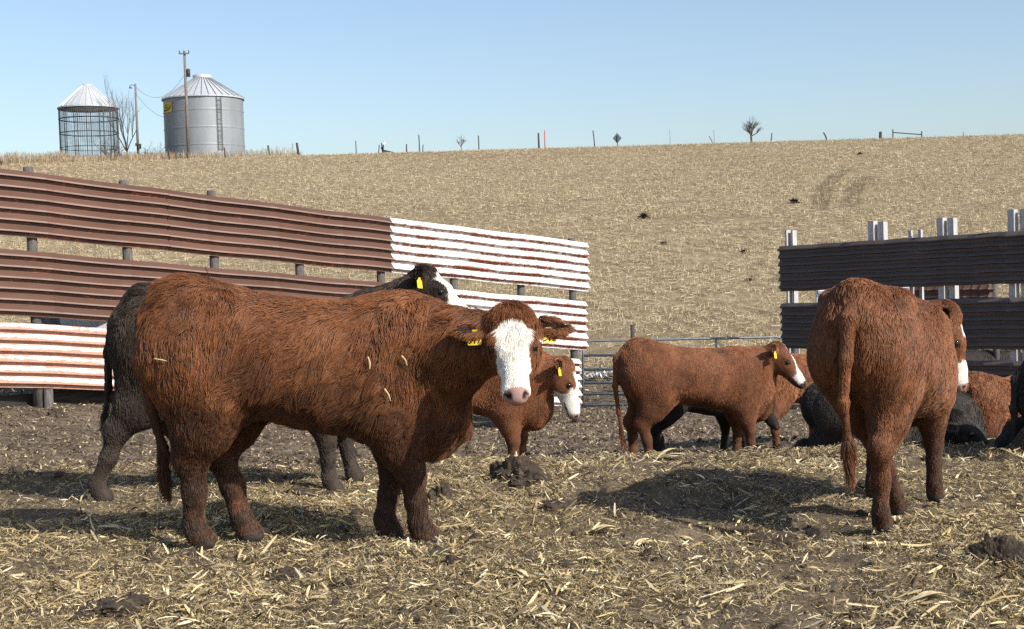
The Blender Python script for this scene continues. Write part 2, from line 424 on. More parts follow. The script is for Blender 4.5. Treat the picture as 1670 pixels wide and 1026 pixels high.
# tall dry grass along the crest round the bins
r = np.random.default_rng(16); n = 16000
x = r.uniform(-66, -22, n); y = 150 + r.normal(0, 2.6, n)
k = (x < -30) | (r.random(n) < .3); x = x[k]; y = y[k]; n = len(x)
hgt = r.uniform(0.3, 1.0, n) * (0.7 + 0.6 * (fbm2(x, y, 4, 3, 2) + .3)) * np.where(x < -47, 1.35, 1)
shards("dry_grass", x, y, GB(x, y) + hgt * .42, hgt, r.uniform(0.03, 0.07, n), r.uniform(0, 6.28, n), r.uniform(1.0, 1.55, n),
       np.array([(0.30, 0.23, 0.15), (0.22, 0.165, 0.11), (0.38, 0.30, 0.19)])[r.choice(3, n)], MAT['straw'])
tag(bpy.data.objects["dry_grass"], "tall dry grass along the hilltop fence line", "grass", kind="stuff")
# wheel ruts up the hill
def rut(pts, wid):
    P3 = []
    for px, py in pts:
        for d in np.arange(26, 152, 0.25):
            q = P(px, py, d)
            if q.z < float(G(q.x, q.y)): break
        P3.append((q.x, q.y))
    P3 = np.array(P3); V = []; Q = []
    t = np.linspace(0, len(P3) - 1, 60); X = np.interp(t, range(len(P3)), P3[:, 0]); Y = np.interp(t, range(len(P3)), P3[:, 1])
    for i in range(60):
        dx, dy = np.gradient(X)[i], np.gradient(Y)[i]; l = math.hypot(dx, dy)
        ww = wid * (0.8 + 0.5 * random.random())
        for s_ in (-1, 1):
            a, b_ = X[i] - s_ * dy / l * ww, Y[i] + s_ * dx / l * ww
            V.append((a, b_, float(GB(a, b_)) + 0.06))
        if i: Q.append((2 * i - 2, 2 * i - 1, 2 * i + 1, 2 * i))
    return V, Q
V, Q = [], []
for pts in ([(1338, 345), (1340, 328), (1346, 308), (1362, 290), (1380, 278)], [(1386, 340), (1390, 322), (1398, 305), (1414, 289)]):
    v, q = rut(pts, 0.42); Q += [tuple(i + len(V) for i in f) for f in q]; V += v
m, nt, b = mat("rut_soil", 0.95, 0.1)
tr = N(nt, "ShaderNodeBsdfTransparent"); ms = N(nt, "ShaderNodeMixShader")
nn = noise(nt, 2.2, 6, 0.75, objco(nt)); b.inputs["Base Color"].default_value = (0.10, 0.075, 0.048, 1)
nt.links.new(ramp(nt, nn, [(0.40, (0, 0, 0)), (0.62, (.55, .55, .55))]), ms.inputs[0]); nt.links.new(tr.outputs[0], ms.inputs[1]); nt.links.new(b.outputs[0], ms.inputs[2])
nt.links.new(ms.outputs[0], nt.nodes["Material Output"].inputs[0])
tag(np_mesh("track", V, quads=Q, mat=m), "pair of dark wheel ruts curving up the stubble hill", "track", kind="structure")
# ------------------------------------------------------------------ windbreak fences
def rib_profile(h, n):
    """(depth, z-from-top, rib coordinate) down a ribbed sheet"""
    p = h / n; pr = []
    for i in range(n):
        z = i * p
        pr += [(0.0, z, 0.0), (0.010, z + p * 0.08, 0.10), (0.050, z + p * 0.44, 0.5), (0.054, z + p * 0.58, 0.56), (0.004, z + p * 0.66, 0.62), (0.0, z + p * 0.92, 0.95)]
    pr.append((0.0, h, 1.0)); return pr

def ribbed_sheet(name, A, B, ta, tb, zoff, h, n, matl, parent, nrm, lift=0.0, label=None):
    """sheet between fractions ta..tb of the fence line A->B (Vectors: ground XY + top z)"""
    org = Vector(parent.location); pr = rib_profile(h, n); cols = 40; V = []; rib = []; Q = []
    for back in (0, 1):
        for i in range(cols + 1):
            t = ta + (tb - ta) * i / cols; q = A.lerp(B, t)
            wob = 0.012 * math.sin(t * 23 + zoff * 7) + 0.006 * math.sin(t * 61) + 0.02 * math.exp(-((t * 9) % 1 - .5) ** 2 / .004)
            for dp, z, rb in pr:
                dd = dp + lift + wob - 0.003 * back
                V.append(tuple(q + nrm * dd + Vector((0, 0, -zoff - z + 0.004 * math.sin(t * 37))) - org)); rib.append(rb)
    m_ = len(pr); nb = (cols + 1) * m_
    for i in range(cols):
        for k in range(m_ - 1):
            a = i * m_ + k; Q.append((a, a + 1, a + m_ + 1, a + m_)); Q.append((nb + a, nb + a + m_, nb + a + m_ + 1, nb + a + 1))
        for k in (0, m_ - 1):
            a = i * m_ + k; Q.append((a, a + m_, nb + a + m_, nb + a) if k == 0 else (a, nb + a, nb + a + m_, a + m_))
    for i in (0, cols):
        for k in range(m_ - 1):
            a = i * m_ + k; Q.append((a, nb + a, nb + a + 1, a + 1))
    o = np_mesh(name, V, quads=Q, mat=matl, parent=parent, attrs={"rib": rib})
    if label: o["label"] = label
    return o

def frac_at(A, B, px, py=450):
    lo, hi = -1.0, 2.0
    f = lambda t: (lambda q: 835 + F * (q - CAM).dot(RT) / (q - CAM).dot(FW))(A.lerp(B, t))
    for _ in range(50):
        mid = (lo + hi) / 2
        if f(mid) < px: lo = mid
        else: hi = mid
    return lo

# left fence
A = P(0, 275, 15.5); B = P(957, 396, 21.3)
A2 = A.lerp(B, -0.22)
run = Vector((B.x - A.x, B.y - A.y, 0)).normalized(); nrm = Vector((run.y, -run.x, 0))
A.z, B.z = A.z, B.z
fence = empty("windbreak_fence", (A.x, A.y, float(G(A.x, A.y))))
tag(fence, "long windbreak fence of brown and white ribbed steel sheets behind the cattle", "fence")
# shift so the posts stand behind the sheets
t1, t2 = frac_at(A, B, 285), frac_at(A, B, 638)
ribbed_sheet("steel_sheet", A, B, -0.25, t1, 0.0, 0.735, 6, MAT['brown_sheet'], fence, nrm)
ribbed_sheet("steel_sheet", A, B, t1 - 0.012, t2, 0.004, 0.735, 6, MAT['brown_sheet'], fence, nrm, 0.006)
ribbed_sheet("steel_sheet", A, B, t2 - 0.004, 1.0, 0.0, 0.735, 6, MAT['white_sheet'], fence, nrm, 0.012, "white painted sheet at the far end of the top row")
ribbed_sheet("steel_sheet", A, B, -0.25, t1 + .05, 0.885, 0.735, 6, MAT['brown_sheet'], fence, nrm)
ribbed_sheet("steel_sheet", A, B, t1 + .04, t2 + .03, 0.885, 0.735, 6, MAT['brown_sheet'], fence, nrm, 0.006)
ribbed_sheet("steel_sheet", A, B, t2 + .02, 0.992, 0.895, 0.735, 6, MAT['white_sheet'], fence, nrm, 0.012, "white painted sheet at the far end of the middle row")
ribbed_sheet("steel_sheet", A, B, -0.25, t1 - .05, 1.70, 0.72, 6, MAT['rusty_sheet'], fence, nrm, 0, "white sheet streaked with rust near the ground")
ribbed_sheet("steel_sheet", A, B, t1 - .06, t2, 1.72, 0.72, 6, MAT['rusty_sheet'], fence, nrm, 0.006, "white sheet streaked with rust near the ground")
ribbed_sheet("steel_sheet", A, B, t2 - .01, 0.972, 1.77, 0.72, 6, MAT['white_sheet'], fence, nrm, 0.012)
kb = MB()
c_ = A.lerp(B, 0.05)
kb.box(A.lerp(B, 0.12) + Vector((0, 0, -2.535)) - nrm * 0.24, 6.6, 0.04, 0.25, (run, nrm, Vector((0, 0, 1))))
kb.build("kick_board", MAT['dark_board'], fence)
for i, px in enumerate((-95, 52, 208, 350, 490, 623, 742, 852, 936)):
    t = frac_at(A, B, px); q = A.lerp(B, t) - nrm * 0.07
    g = float(G(q.x, q.y)); k = MB(); top = q.z + [0.02, 0.07, 0.055, 0.065, -0.03, -0.04, -0.05, 0.02, 0.045][i]
    le = [random.uniform(-.012, .012) for _ in range(4)]
    k.tube([(q.x + le[0], q.y, g - 0.3), (q.x, q.y, (g + top) / 2), (q.x + le[1], q.y + le[2], top - .006), (q.x + le[1], q.y + le[2], top)], [0.062, 0.058, 0.055, 0.048], 12)
    k.build("post", MAT['wood_post'], fence, True)
# small leg post under the rusty sheet in front of the kick board
t = frac_at(A, B, 61); q = A.lerp(B, t) + nrm * 0.01; g = float(G(q.x, q.y)); k = MB()
k.tube([(q.x, q.y, g - .3), (q.x + .01, q.y, q.z - 2.43)], [0.055, 0.05], 10); k.build("stub_post", MAT['wood_post'], fence, True)

# right fence, its sheets turned away from the sun
C = P(1271, 402, 23.3); D = P(1670, 376, 20.0)
run2 = Vector((D.x - C.x, D.y - C.y, 0)).normalized(); nrm2 = Vector((run2.y, -run2.x, 0))
if nrm2.y > 0: nrm2 = -nrm2
f2 = empty("windbreak_fence", (C.x, C.y, float(G(C.x, C.y))))
tag(f2, "dark brown ribbed steel windbreak fence in shade with pale timber posts on the right", "fence")
for zo, e0 in ((0.0, 0.0), (0.945, 0.004), (1.86, 0.5)):
    ribbed_sheet("steel_sheet", C, D, e0, 1.45, zo, 0.75, 6, MAT['dark_sheet'], f2, nrm2)
def planks(px, hgt, w_=0.085, gap=0.06, n=2, back=0.09):
    t = frac_at(C, D, px); q = C.lerp(D, t) - nrm2 * back; g = float(G(q.x, q.y))
    k = MB(); hs = [hgt, hgt * random.uniform(.94, 1.0)] if n == 2 else [hgt]
    for j in range(n):
        cc = q + run2 * ((j - (n - 1) / 2) * (w_ + gap)) - nrm2 * (0.05 * j)
        top = q.z + hs[j]; k.box((cc.x, cc.y, (top + g - .3) / 2), w_, 0.05 if n == 1 else 0.11, top - g + .3, (run2, nrm2, Vector((0, 0, 1))))
    k.build("post", MAT['pale_timber'], f2)
planks(1283, 0.26, 0.036, 0.05); planks(1425, 0.30, 0.10, 0.05); planks(1455, 0.13, 0.05, 0, 1, .5); planks(1471, 0.13, 0.05, 0, 1, .5)
planks(1538, 0.27, 0.10, 0.05); planks(1655, 0.31, 0.10, 0.06)

# low panels and a plank standing behind the right fence
pn = empty("steel_panel", P(1640, 600, 26)); pn.location.z = float(G(pn.location.x, pn.location.y))
tag(pn, "brown ribbed panel seen through the gap of the right fence", "panel")
Ea = P(1500, 466, 26.0); Eb = P(1622, 464, 25.0)
ribbed_sheet("steel_sheet", Ea, Eb, -0.1, 1.0, 0, 0.42, 3, MAT['brown_sheet'], pn, nrm2)
for t in (0, .98):
    k = MB(); q = Ea.lerp(Eb, t) - nrm2 * .06; k.tube([(q.x, q.y, float(G(q.x, q.y)) - .3), (q.x, q.y, q.z + .02)], 0.06, 8); k.build("post", MAT['wood_post'], pn, True)
k = MB(); q0 = P(1335, 476, 25.5); q1 = P(1484, 470, 25.0)
k.tube([q0, q1], 0.045, 6)
for t in (0.0, .35, .97):
    q = q0.lerp(q1, t); k.tube([(q.x, q.y + .05, float(G(q.x, q.y)) - .2), (q.x, q.y + .05, q.z + .03)], 0.05, 6)
o = k.build("rail", MAT['white_paint'], origin=(q0.x, q0.y, float(G(q0.x, q0.y)))); tag(o, "low white rail seen through the gap of the right fence", "rail")
# white trough behind the left fence
tr = empty("feed_trough", P(140, 560, 17.5)); tr.location.z = float(G(tr.location.x, tr.location.y))
tag(tr, "white trough with a grey end showing through the gap of the left fence", "trough")
k = MB(); a = P(112, 520, 17.5); z0 = tr.location.z
zt = P(140, 513, 17.5).z
for (u0, u1, nm, ma) in ((95, 240, "tub", 'white_paint'), (58, 95, "end_tank", 'gate_steel')):
    k = MB(); x0 = P(u0, 520, 17.5).x; x1 = P(u1, 520, 17.5).x; y0 = 16.9 + 0.45
    pr = [(-.3, zt), (-.26, zt - .55), (.26, zt - .55), (.3, zt), (.24, zt), (.2, zt - .45), (-.2, zt - .45), (-.24, zt)]
    vs = [(x, y0 + p_[0] + .5, p_[1]) for x in (x0, x1) for p_ in pr]
    n8 = len(pr); fs = [(i, (i + 1) % n8, n8 + (i + 1) % n8, n8 + i) for i in range(n8)] + [tuple(range(n8))[::-1], tuple(range(n8, 2 * n8))]
    k.add(vs, fs); k.build(nm, MAT[ma], tr)
for u in (70, 150, 225):
    k = MB(); x0 = P(u, 520, 17.5).x; k.box((x0, 17.85, (zt - .55 + z0) / 2 - .1), .08, .4, zt - .55 - z0 + .2); k.build("trestle", MAT['wood_post'], tr)

# ------------------------------------------------------------------ tube gate
gp0 = P(951, 660, 23.9); gp1 = P(1290, 660, 24.1); gz = float(G(gp0.x, gp0.y))
gate = empty("tube_gate", (gp0.x, gp0.y, gz)); tag(gate, "grey steel tube gate of six rails between the two windbreak fences", "gate")
L0 = P(953, 557, 23.9); L1 = P(1278, 566, 24.1)
def rail_pts(px0, py0, px1, py1): return [P(px0, py0, 23.9), P(px1, py1, 24.1)]
for y0, y1 in ((580, 575), (603, 597), (625, 619), (643, 637), (661, 655)):
    k = MB(); k.tube(rail_pts(953, y0, 1278, y1), 0.024, 8); k.build("rail", MAT['gate_steel'], gate, True)
k = MB(); k.tube([P(951, 663, 23.9), P(951, 572, 23.9), P(953, 563, 23.9), P(957, 558, 23.9), P(965, 556, 23.9), P(1268, 550, 24.1), P(1277, 553, 24.1), P(1279, 562, 24.1), P(1279, 658, 24.1)], 0.022, 8); k.build("frame", MAT['gate_steel'], gate, True)
for px in (1060, 1168):
    k = MB(); k.tube([P(px, 554, 24.03), P(px, 660, 24.03)], 0.018, 8); k.build("brace", MAT['gate_steel'], gate, True)
k = MB(); q = P(941, 600, 23.0)
k.tube([(q.x, 23.0, float(G(q.x, 23)) - .3), (q.x, 23.0, P(941, 556, 23.0).z)], 0.05, 10)
tag(k.build("gate_post", MAT['wood_post'], smooth=True, origin=(q.x, 23.0, float(G(q.x, 23)))), "dark gate post at the far end of the white fence sheets", "post")
k = MB(); q = P(1034, 600, 25.0)
k.tube([(q.x, 25.0, float(G(q.x, 25)) - .3), (q.x, 25.0, P(1034, 530, 25.0).z)], 0.04, 10)
tag(k.build("fence_post", MAT['post_dark'], smooth=True, origin=(q.x, 25.0, float(G(q.x, 25)))), "dark steel post rising behind the tube gate", "post")
# pale torn plastic lying behind the gate
r = np.random.default_rng(4); V, Q = [], []
o0 = P(985, 572, 26.8); oz = float(G(o0.x, o0.y))
nxp, nyp = 26, 6
for i in range(nxp):
    for j in range(nyp):
        x = o0.x - .45 + i * .045; y = o0.y + j * .06; z = float(GB(x, y)) + .03 + r.uniform(0, .13)
        V.append((x + r.uniform(-.02, .02) - o0.x, y - o0.y, z - oz))
for i in range(nxp - 1):
    for j in range(nyp - 1):
        if r.random() < .72: a = i * nyp + j; Q.append((a, a + nyp, a + nyp + 1, a + 1))
o = np_mesh("torn_sheeting", V, quads=Q, mat=MAT['white_paint']); o.location = (o0.x, o0.y, oz)
tag(o, "torn whitish sheeting lying on the ground behind the gate", "sheeting")

# ------------------------------------------------------------------ hilltop: bins, poles, posts, trees
def on_hill(px, d):
    q = P(px, 300, d); return q.x, q.y, float(G(q.x, q.y))
# grain bin
DB = 153.0
x, y, z = on_hill(337, DB); SB = F / DB
bn = empty("grain_bin", (x, y, z)); tag(bn, "round galvanised grain bin with conical roof and yellow sign", "grain bin")
rr = 63.5 / SB; hw = 97 / SB; hr = 34 / SB
k = MB(); prof = []; nn_ = 46
for i in range(nn_ * 2 + 1):
    prof.append((rr + (0.03 if i % 2 else -0.03) + (0.05 if (i // 2) % 12 == 0 and i % 2 else 0), -0.6 + (hw + .6) * i / (nn_ * 2)))
k.lathe((x, y, z), prof, 72); k.build("wall", MAT['galv_wall'], bn, True)
k = MB(); NR = 36; rc = 0.95
k.lathe((x, y, z), [(rr + .18, hw - .10), (rr + .18, hw + .02), (rc, hw + hr), (rc, hw + hr + .03)], 72); roof = k.build("roof", MAT['galv_roof'], bn)
k = MB()
for i in range(NR):
    a = 2 * math.pi * i / NR; c_, s_ = math.cos(a), math.sin(a)
    k.tube([(x + (rr + .2) * c_, y + (rr + .2) * s_, z + hw + .05), (x + rc * c_, y + rc * s_, z + hw + hr + .05)], 0.05, 5)
k.build("roof_rib", MAT['galv_wall'], roof, origin=bn.location); bpy.data.objects["roof_rib"].location = (0, 0, 0)
k = MB(); k.lathe((x, y, z), [(rc + .05, hw + hr), (rc + .08, hw + hr + .32), (rc - .1, hw + hr + .42), (0.05, hw + hr + .55)], 32); k.build("roof_cap", MAT['galv_roof'], bn, True)
k = MB(); ay = x - 0; lx = P(370, 200, DB).x
ly = y - math.sqrt(max(rr ** 2 - (lx - x) ** 2, 0)) - .12
nv = Vector((lx - x, ly - y, 0)).normalized(); tv = Vector((-nv.y, nv.x, 0)); lc = Vector((x, y, z)) + nv * (rr + .15)
for s_ in (-1, 1):
    b_ = lc + tv * (.24 * s_); k.tube([b_ + Vector((0, 0, .6)), b_ + Vector((0, 0, hw))], .035, 5)
for i in range(22):
    zz = .8 + i * (hw - 1) / 22; k.tube([lc + tv * -.24 + Vector((0, 0, zz)), lc + tv * .24 + Vector((0, 0, zz))], .025, 4)
k.build("ladder", MAT['dark_iron'], bn)
# curved yellow sign riveted to the wall
def wall_patch(px0, px1, py0, py1, lift, n=10):
    vs, fs = [], []
    for i in range(n + 1):
        X = P(px0 + (px1 - px0) * i / n, 180, DB).x - x; ang = math.acos(max(-1, min(1, X / (rr + .05)))) * -1
        for py in (py0, py1):
            vs.append((x + (rr + lift) * math.cos(ang), y + (rr + lift) * math.sin(ang), P(285, py, DB).z))
        if i: fs.append((2 * i - 2, 2 * i, 2 * i + 1, 2 * i - 1))
    return vs, fs
k = MB(); k.add(*wall_patch(274.6, 293.8, 172.5, 188.8, .08)); sg = k.build("sign_panel", MAT['sign_yellow'], bn)
k = MB()
for b_ in ((277, 279.5, 183.5, 186), (279.5, 284, 184.2, 185.8), (284, 287, 183.4, 185), (287, 289.2, 181.8, 184), (289, 290.6, 179.6, 182.4), (290.2, 291.6, 177.5, 180.2),
           (279, 287.6, 176.2, 177.0), (279.5, 280.6, 179, 181.8), (281.6, 282.8, 179, 181.8), (283.8, 285.2, 179, 181.8)):
    k.add(*wall_patch(*b_, .10, 2))
k.build("sign_lettering", MAT['tag_ink'], sg, origin=bn.location).location = (0, 0, 0)
# wire corn crib with a conical roof
DC = 155.0
x, y, z = on_hill(149, DC); SC = F / DC
cb = empty("corn_crib", (x, y, z)); tag(cb, "round open wire corn crib with a pale conical roof", "corn crib")
rr = 46.5 / SC; hw = 90 / SC; hr = 36 / SC
k = MB(); rc = .55
k.lathe((x, y, z), [(rr + .12, hw - .12), (rr + .12, hw), (rc, hw + hr)], 64); roof = k.build("roof", MAT['galv_roof'], cb)
k = MB()
for i in range(28):
    a = 2 * math.pi * i / 28; c_, s_ = math.cos(a), math.sin(a)
    k.tube([(x + (rr + .14) * c_, y + (rr + .14) * s_, z + hw + .03), (x + rc * c_, y + rc * s_, z + hw + hr + .03)], 0.035, 5)
k.build("roof_rib", MAT['galv_roof'], roof, origin=cb.location).location = (0, 0, 0)
k = MB(); k.lathe((x, y, z), [(rc + .03, hw + hr - .03), (rc, hw + hr + .14), (.05, hw + hr + .22)], 24); k.build("roof_cap", MAT['galv_roof'], cb, True)
for zz, rd in ((.15, .05), (1.7, .045), (3.3, .045), (4.85, .07), (hw - .1, .08)):
    k = MB(); k.tube([(x + rr * math.cos(2 * math.pi * i / 48), y + rr * math.sin(2 * math.pi * i / 48), z + zz) for i in range(49)], rd, 5, False); k.build("hoop", MAT['dark_iron'], cb)
for i in range(14):
    a = 2 * math.pi * (i + .3) / 14; k = MB()
    k.tube([(x + rr * math.cos(a), y + rr * math.sin(a), z - .4), (x + rr * math.cos(a), y + rr * math.sin(a), z + hw)], .052, 5); k.build("upright", MAT['dark_iron'], cb)
k = MB()
for i in range(84):
    a = 2 * math.pi * i / 84; k.tube([(x + rr * math.cos(a), y + rr * math.sin(a), z), (x + rr * math.cos(a), y + rr * math.sin(a), z + hw)], .016, 3, False)
for i in range(42):
    zz = .2 + i * (hw - .3) / 42; k.tube([(x + rr * math.cos(2 * math.pi * j / 40), y + rr * math.sin(2 * math.pi * j / 40), z + zz) for j in range(41)], .016, 3, False)
k.build("wire_mesh", MAT['gate_steel'], cb)
# poles and wires
def pole(px, py0, py1, d, r0, r1, label, extra):
    b_ = P(px, py1, d); g = float(G(b_.x, b_.y)); t_ = P(px, py0, d)
    e = empty("utility_pole", (b_.x, b_.y, g)); tag(e, label, "utility pole", "poles beside the bins")
    k = MB(); k.tube([(b_.x, b_.y, g - .5), (b_.x, b_.y, t_.z)], [r0, r1], 10); k.build("shaft", MAT['pole_wood'], e, True)
    extra(e, b_, g, t_.z); return b_, t_.z
def ex1(e, b_, g, zt):
    k = MB(); k.box((b_.x, b_.y - .17, zt - .22), 1.05, .11, .13); cr = k.build("crossarm", MAT['pole_wood'], e)
    for dx in (-.48, 0.0, .48):
        k = MB(); k.lathe((b_.x + dx, b_.y - .17, zt - .15), [(.02, 0), (.06, .03), (.04, .1), (.07, .14), (.03, .26)], 8); k.build("insulator", MAT['dark_iron'], cr, origin=e.location).location = (0, 0, 0)
    k = MB(); k.lathe((b_.x + .32, b_.y, zt - 2.6), [(.02, -.02), (.2, 0), (.2, .75), (.14, .82), (.03, .84)], 12); k.build("transformer", MAT['post_dark'], e, True)
def ex2(e, b_, g, zt):
    k = MB(); k.tube([(b_.x, b_.y, zt - .25), (b_.x - .35, b_.y - .1, zt - .1), (b_.x - .48, b_.y - .1, zt - .15)], .03, 6); arm = k.build("lamp_arm", MAT['dark_iron'], e)
    k = MB(); k.lathe((b_.x - .48, b_.y - .1, zt - .5), [(.06, 0), (.19, .02), (.15, .16), (.07, .3), (.02, .36)], 12); k.build("lamp", MAT['gate_steel'], arm, True, origin=e.location).location = (0, 0, 0)
    k = MB(); k.box((b_.x + .22, b_.y - .12, g + 1.5), .3, .2, .55); k.box((b_.x - .1, b_.y - .2, g + 1.7), .22, .16, .3); k.build("meter_box", MAT['post_dark'], e)
PA = pole(308, 85, 262, 146, .19, .12, "tall wooden pole with crossarm and transformer in front of the grain bin", ex1)
PB = pole(225.5, 137, 252, 150, .15, .10, "shorter wooden pole with a lamp between crib and bin", ex2)
def wire(a, b_, sag, label):
    a, b_ = Vector(a), Vector(b_); k = MB()
    k.tube([a.lerp(b_, i / 16) - Vector((0, 0, sag * 4 * (i / 16) * (1 - i / 16))) for i in range(17)], .016, 4)
    tag(k.build("overhead_wire", MAT['dark_iron'], origin=tuple(a)), label, "wire")
wire((PB[0].x, PB[0].y, PB[1] - .3), (PA[0].x - .1, PA[0].y, PA[1] - 2.4), 1.7, "drooping wire slung between the two utility poles")
wire((PB[0].x, PB[0].y, PB[1] - 1.0), (bn.location.x - 4.2, bn.location.y - .4, P(274, 192, DB).z), .5, "thin wire from the lamp pole down to the grain bin wall")
# fence posts along the crest: base px, top px, top py, radius, material, depth
POSTS = [(439, 437, 237, .10, 'post_dark', 150, "short thick post just right of the grain bin"), (477, 477, 234, .03, 'dark_iron', 149, "thin steel post beside a leaning wooden post right of the bin"),
 (487, 484, 233, .13, 'post_dark', 149, "thick wooden post leaning left, right of the grain bin"), (581, 580, 230, .05, 'post_dark', 149, "slim dark post standing alone between bin and junk pile"),
 (663, 663, 235, .07, 'post_dark', 149, "short post just right of the junk pile"), (684, 683, 220, .06, 'post_dark', 149, "tall slim post left of the small bare bush"),
 (689, 690, 236, .05, 'post_dark', 149, "very short post touching the tall slim post's foot"), (781, 780, 221, .06, 'post_dark', 149, "slim post with thick foot right of the small bare bush"),
 (879, 878, 217, .10, 'post_dark', 149, "dark post next to the red marker post"), (889, 888, 213, .06, 'red_post', 149, "thin red marker post on the crest"),
 (970, 967, 213, .06, 'post_dark', 149, "dark post leaning left beside the diamond sign"), (1093, 1092, 211, .025, 'gate_steel', 149, "hair-thin pale rod between diamond sign and bare tree"),
 (1164, 1156, 222, .04, 'post_dark', 149, "short stick leaning far left, left of the bare tree"), (1165, 1164, 212, .03, 'gate_steel', 149, "thin upright rod left of the bare tree"),
 (1257, 1259, 217, .06, 'post_dark', 149, "short post leaning right of the bare tree"), (1350, 1343, 216, .08, 'post_dark', 149, "dark post leaning steeply left on the right crest"),
 (1436, 1436, 215, .16, 'post_dark', 149, "thick dark stump post left of the rail frame"), (1571, 1571, 215, .03, 'post_dark', 149, "thin stick post right of the rail frame"),
 (1644, 1644, 218, .03, 'post_dark', 149, "thin stick post at the far right of the crest"),
 (276, 275, 243, .09, 'post_dark', 142, "short post in the grass before the bin's dark side"), (287, 286, 243, .07, 'post_dark', 142, "slim post between bin and crossarm pole"),
 (367, 366, 241, .07, 'post_dark', 143, "post in the grass before the bin ladder"), (2, 1, 262, .10, 'post_dark', 140, "stubby post at the far left of the crest")]
for bx, tx, ty, r_, mm, d, lab in POSTS:
    q = P(bx, 240, d); g = float(G(q.x, q.y)); t_ = P(tx, ty, d); k = MB()
    k.tube([(q.x, q.y, g - .3), (q.x + (t_.x - q.x) * .5 + random.uniform(-.02, .02), q.y, (g + t_.z) / 2), (t_.x, t_.y, t_.z)], [r_ * 1.1, r_, r_ * .9], 7)
    tag(k.build("fence_post", MAT[mm], origin=(q.x, q.y, g)), lab, "post", "fence posts along the hilltop")
# junk heap with a white drum on a leaning post
q = P(622, 248, 149); g = float(G(q.x, q.y)); e = empty("scrap_heap", (q.x, q.y, g)); tag(e, "heap of scrap boards and a white drum on the crest", "scrap heap")
k = MB()
for i in range(6):
    k.tube([(q.x + random.uniform(-.5, .4), q.y + random.uniform(-.3, .3), g - .2), (q.x + random.uniform(-.4, .6), q.y, g + random.uniform(.5, 1.15))], .055, 5)
for i in range(5):
    k.tube([(q.x + .1, q.y, g + .4 - i * .05), (q.x + 1.2 + random.uniform(-.3, .3), q.y + random.uniform(-.4, .4), g + .05)], .04, 5)
k.build("board", MAT['post_dark'], e)
k = MB(); k.tube([(q.x + .25, q.y - .1, g + .95), (q.x + .45, q.y - .1, g + 1.2)], [.22, .22], 12); k.build("drum", MAT['white_paint'], e)
# diamond road sign seen from behind
q = P(1007, 240, 150); g = float(G(q.x, q.y)); e = empty("road_sign", (q.x, q.y, g)); tag(e, "diamond road sign seen from its grey back on the crest", "road sign")
c_ = P(1006.5, 225.5, 150); hf = 8 / (F / 150); k = MB()
k.add([(c_.x - hf * .9, c_.y, c_.z), (c_.x, c_.y, c_.z + hf * 1.1), (c_.x + hf * .9, c_.y, c_.z), (c_.x, c_.y, c_.z - hf * 1.1), (c_.x - hf * .9, c_.y + .02, c_.z), (c_.x, c_.y + .02, c_.z + hf * 1.1), (c_.x + hf * .9, c_.y + .02, c_.z), (c_.x, c_.y + .02, c_.z - hf * 1.1)],
      [(0, 3, 2, 1), (4, 5, 6, 7), (0, 1, 5, 4), (1, 2, 6, 5), (2, 3, 7, 6), (3, 0, 4, 7)]); k.build("panel", MAT['sign_back'], e)
k = MB(); k.tube([(c_.x, c_.y - .05, g - .3), (c_.x, c_.y - .05, c_.z + .3)], .045, 6); k.build("post", MAT['dark_iron'], e)
# rail frame
q = P(1456, 228, 149); g = float(G(q.x, q.y)); e = empty("fence_corner", (q.x, q.y, g)); tag(e, "two posts joined by a sagging top rail on the right crest", "fence frame")
a, b_ = P(1456, 211, 149), P(1503, 214, 149)
for v in (a, b_):
    k = MB(); k.tube([(v.x, v.y, float(G(v.x, v.y)) - .3), v], .06, 6); k.build("post", MAT['post_dark'], e)
k = MB(); k.tube([P(1456, 216, 149), P(1480, 218, 149), P(1503, 219.5, 149)], .055, 6); k.build("rail", MAT['post_dark'], e)

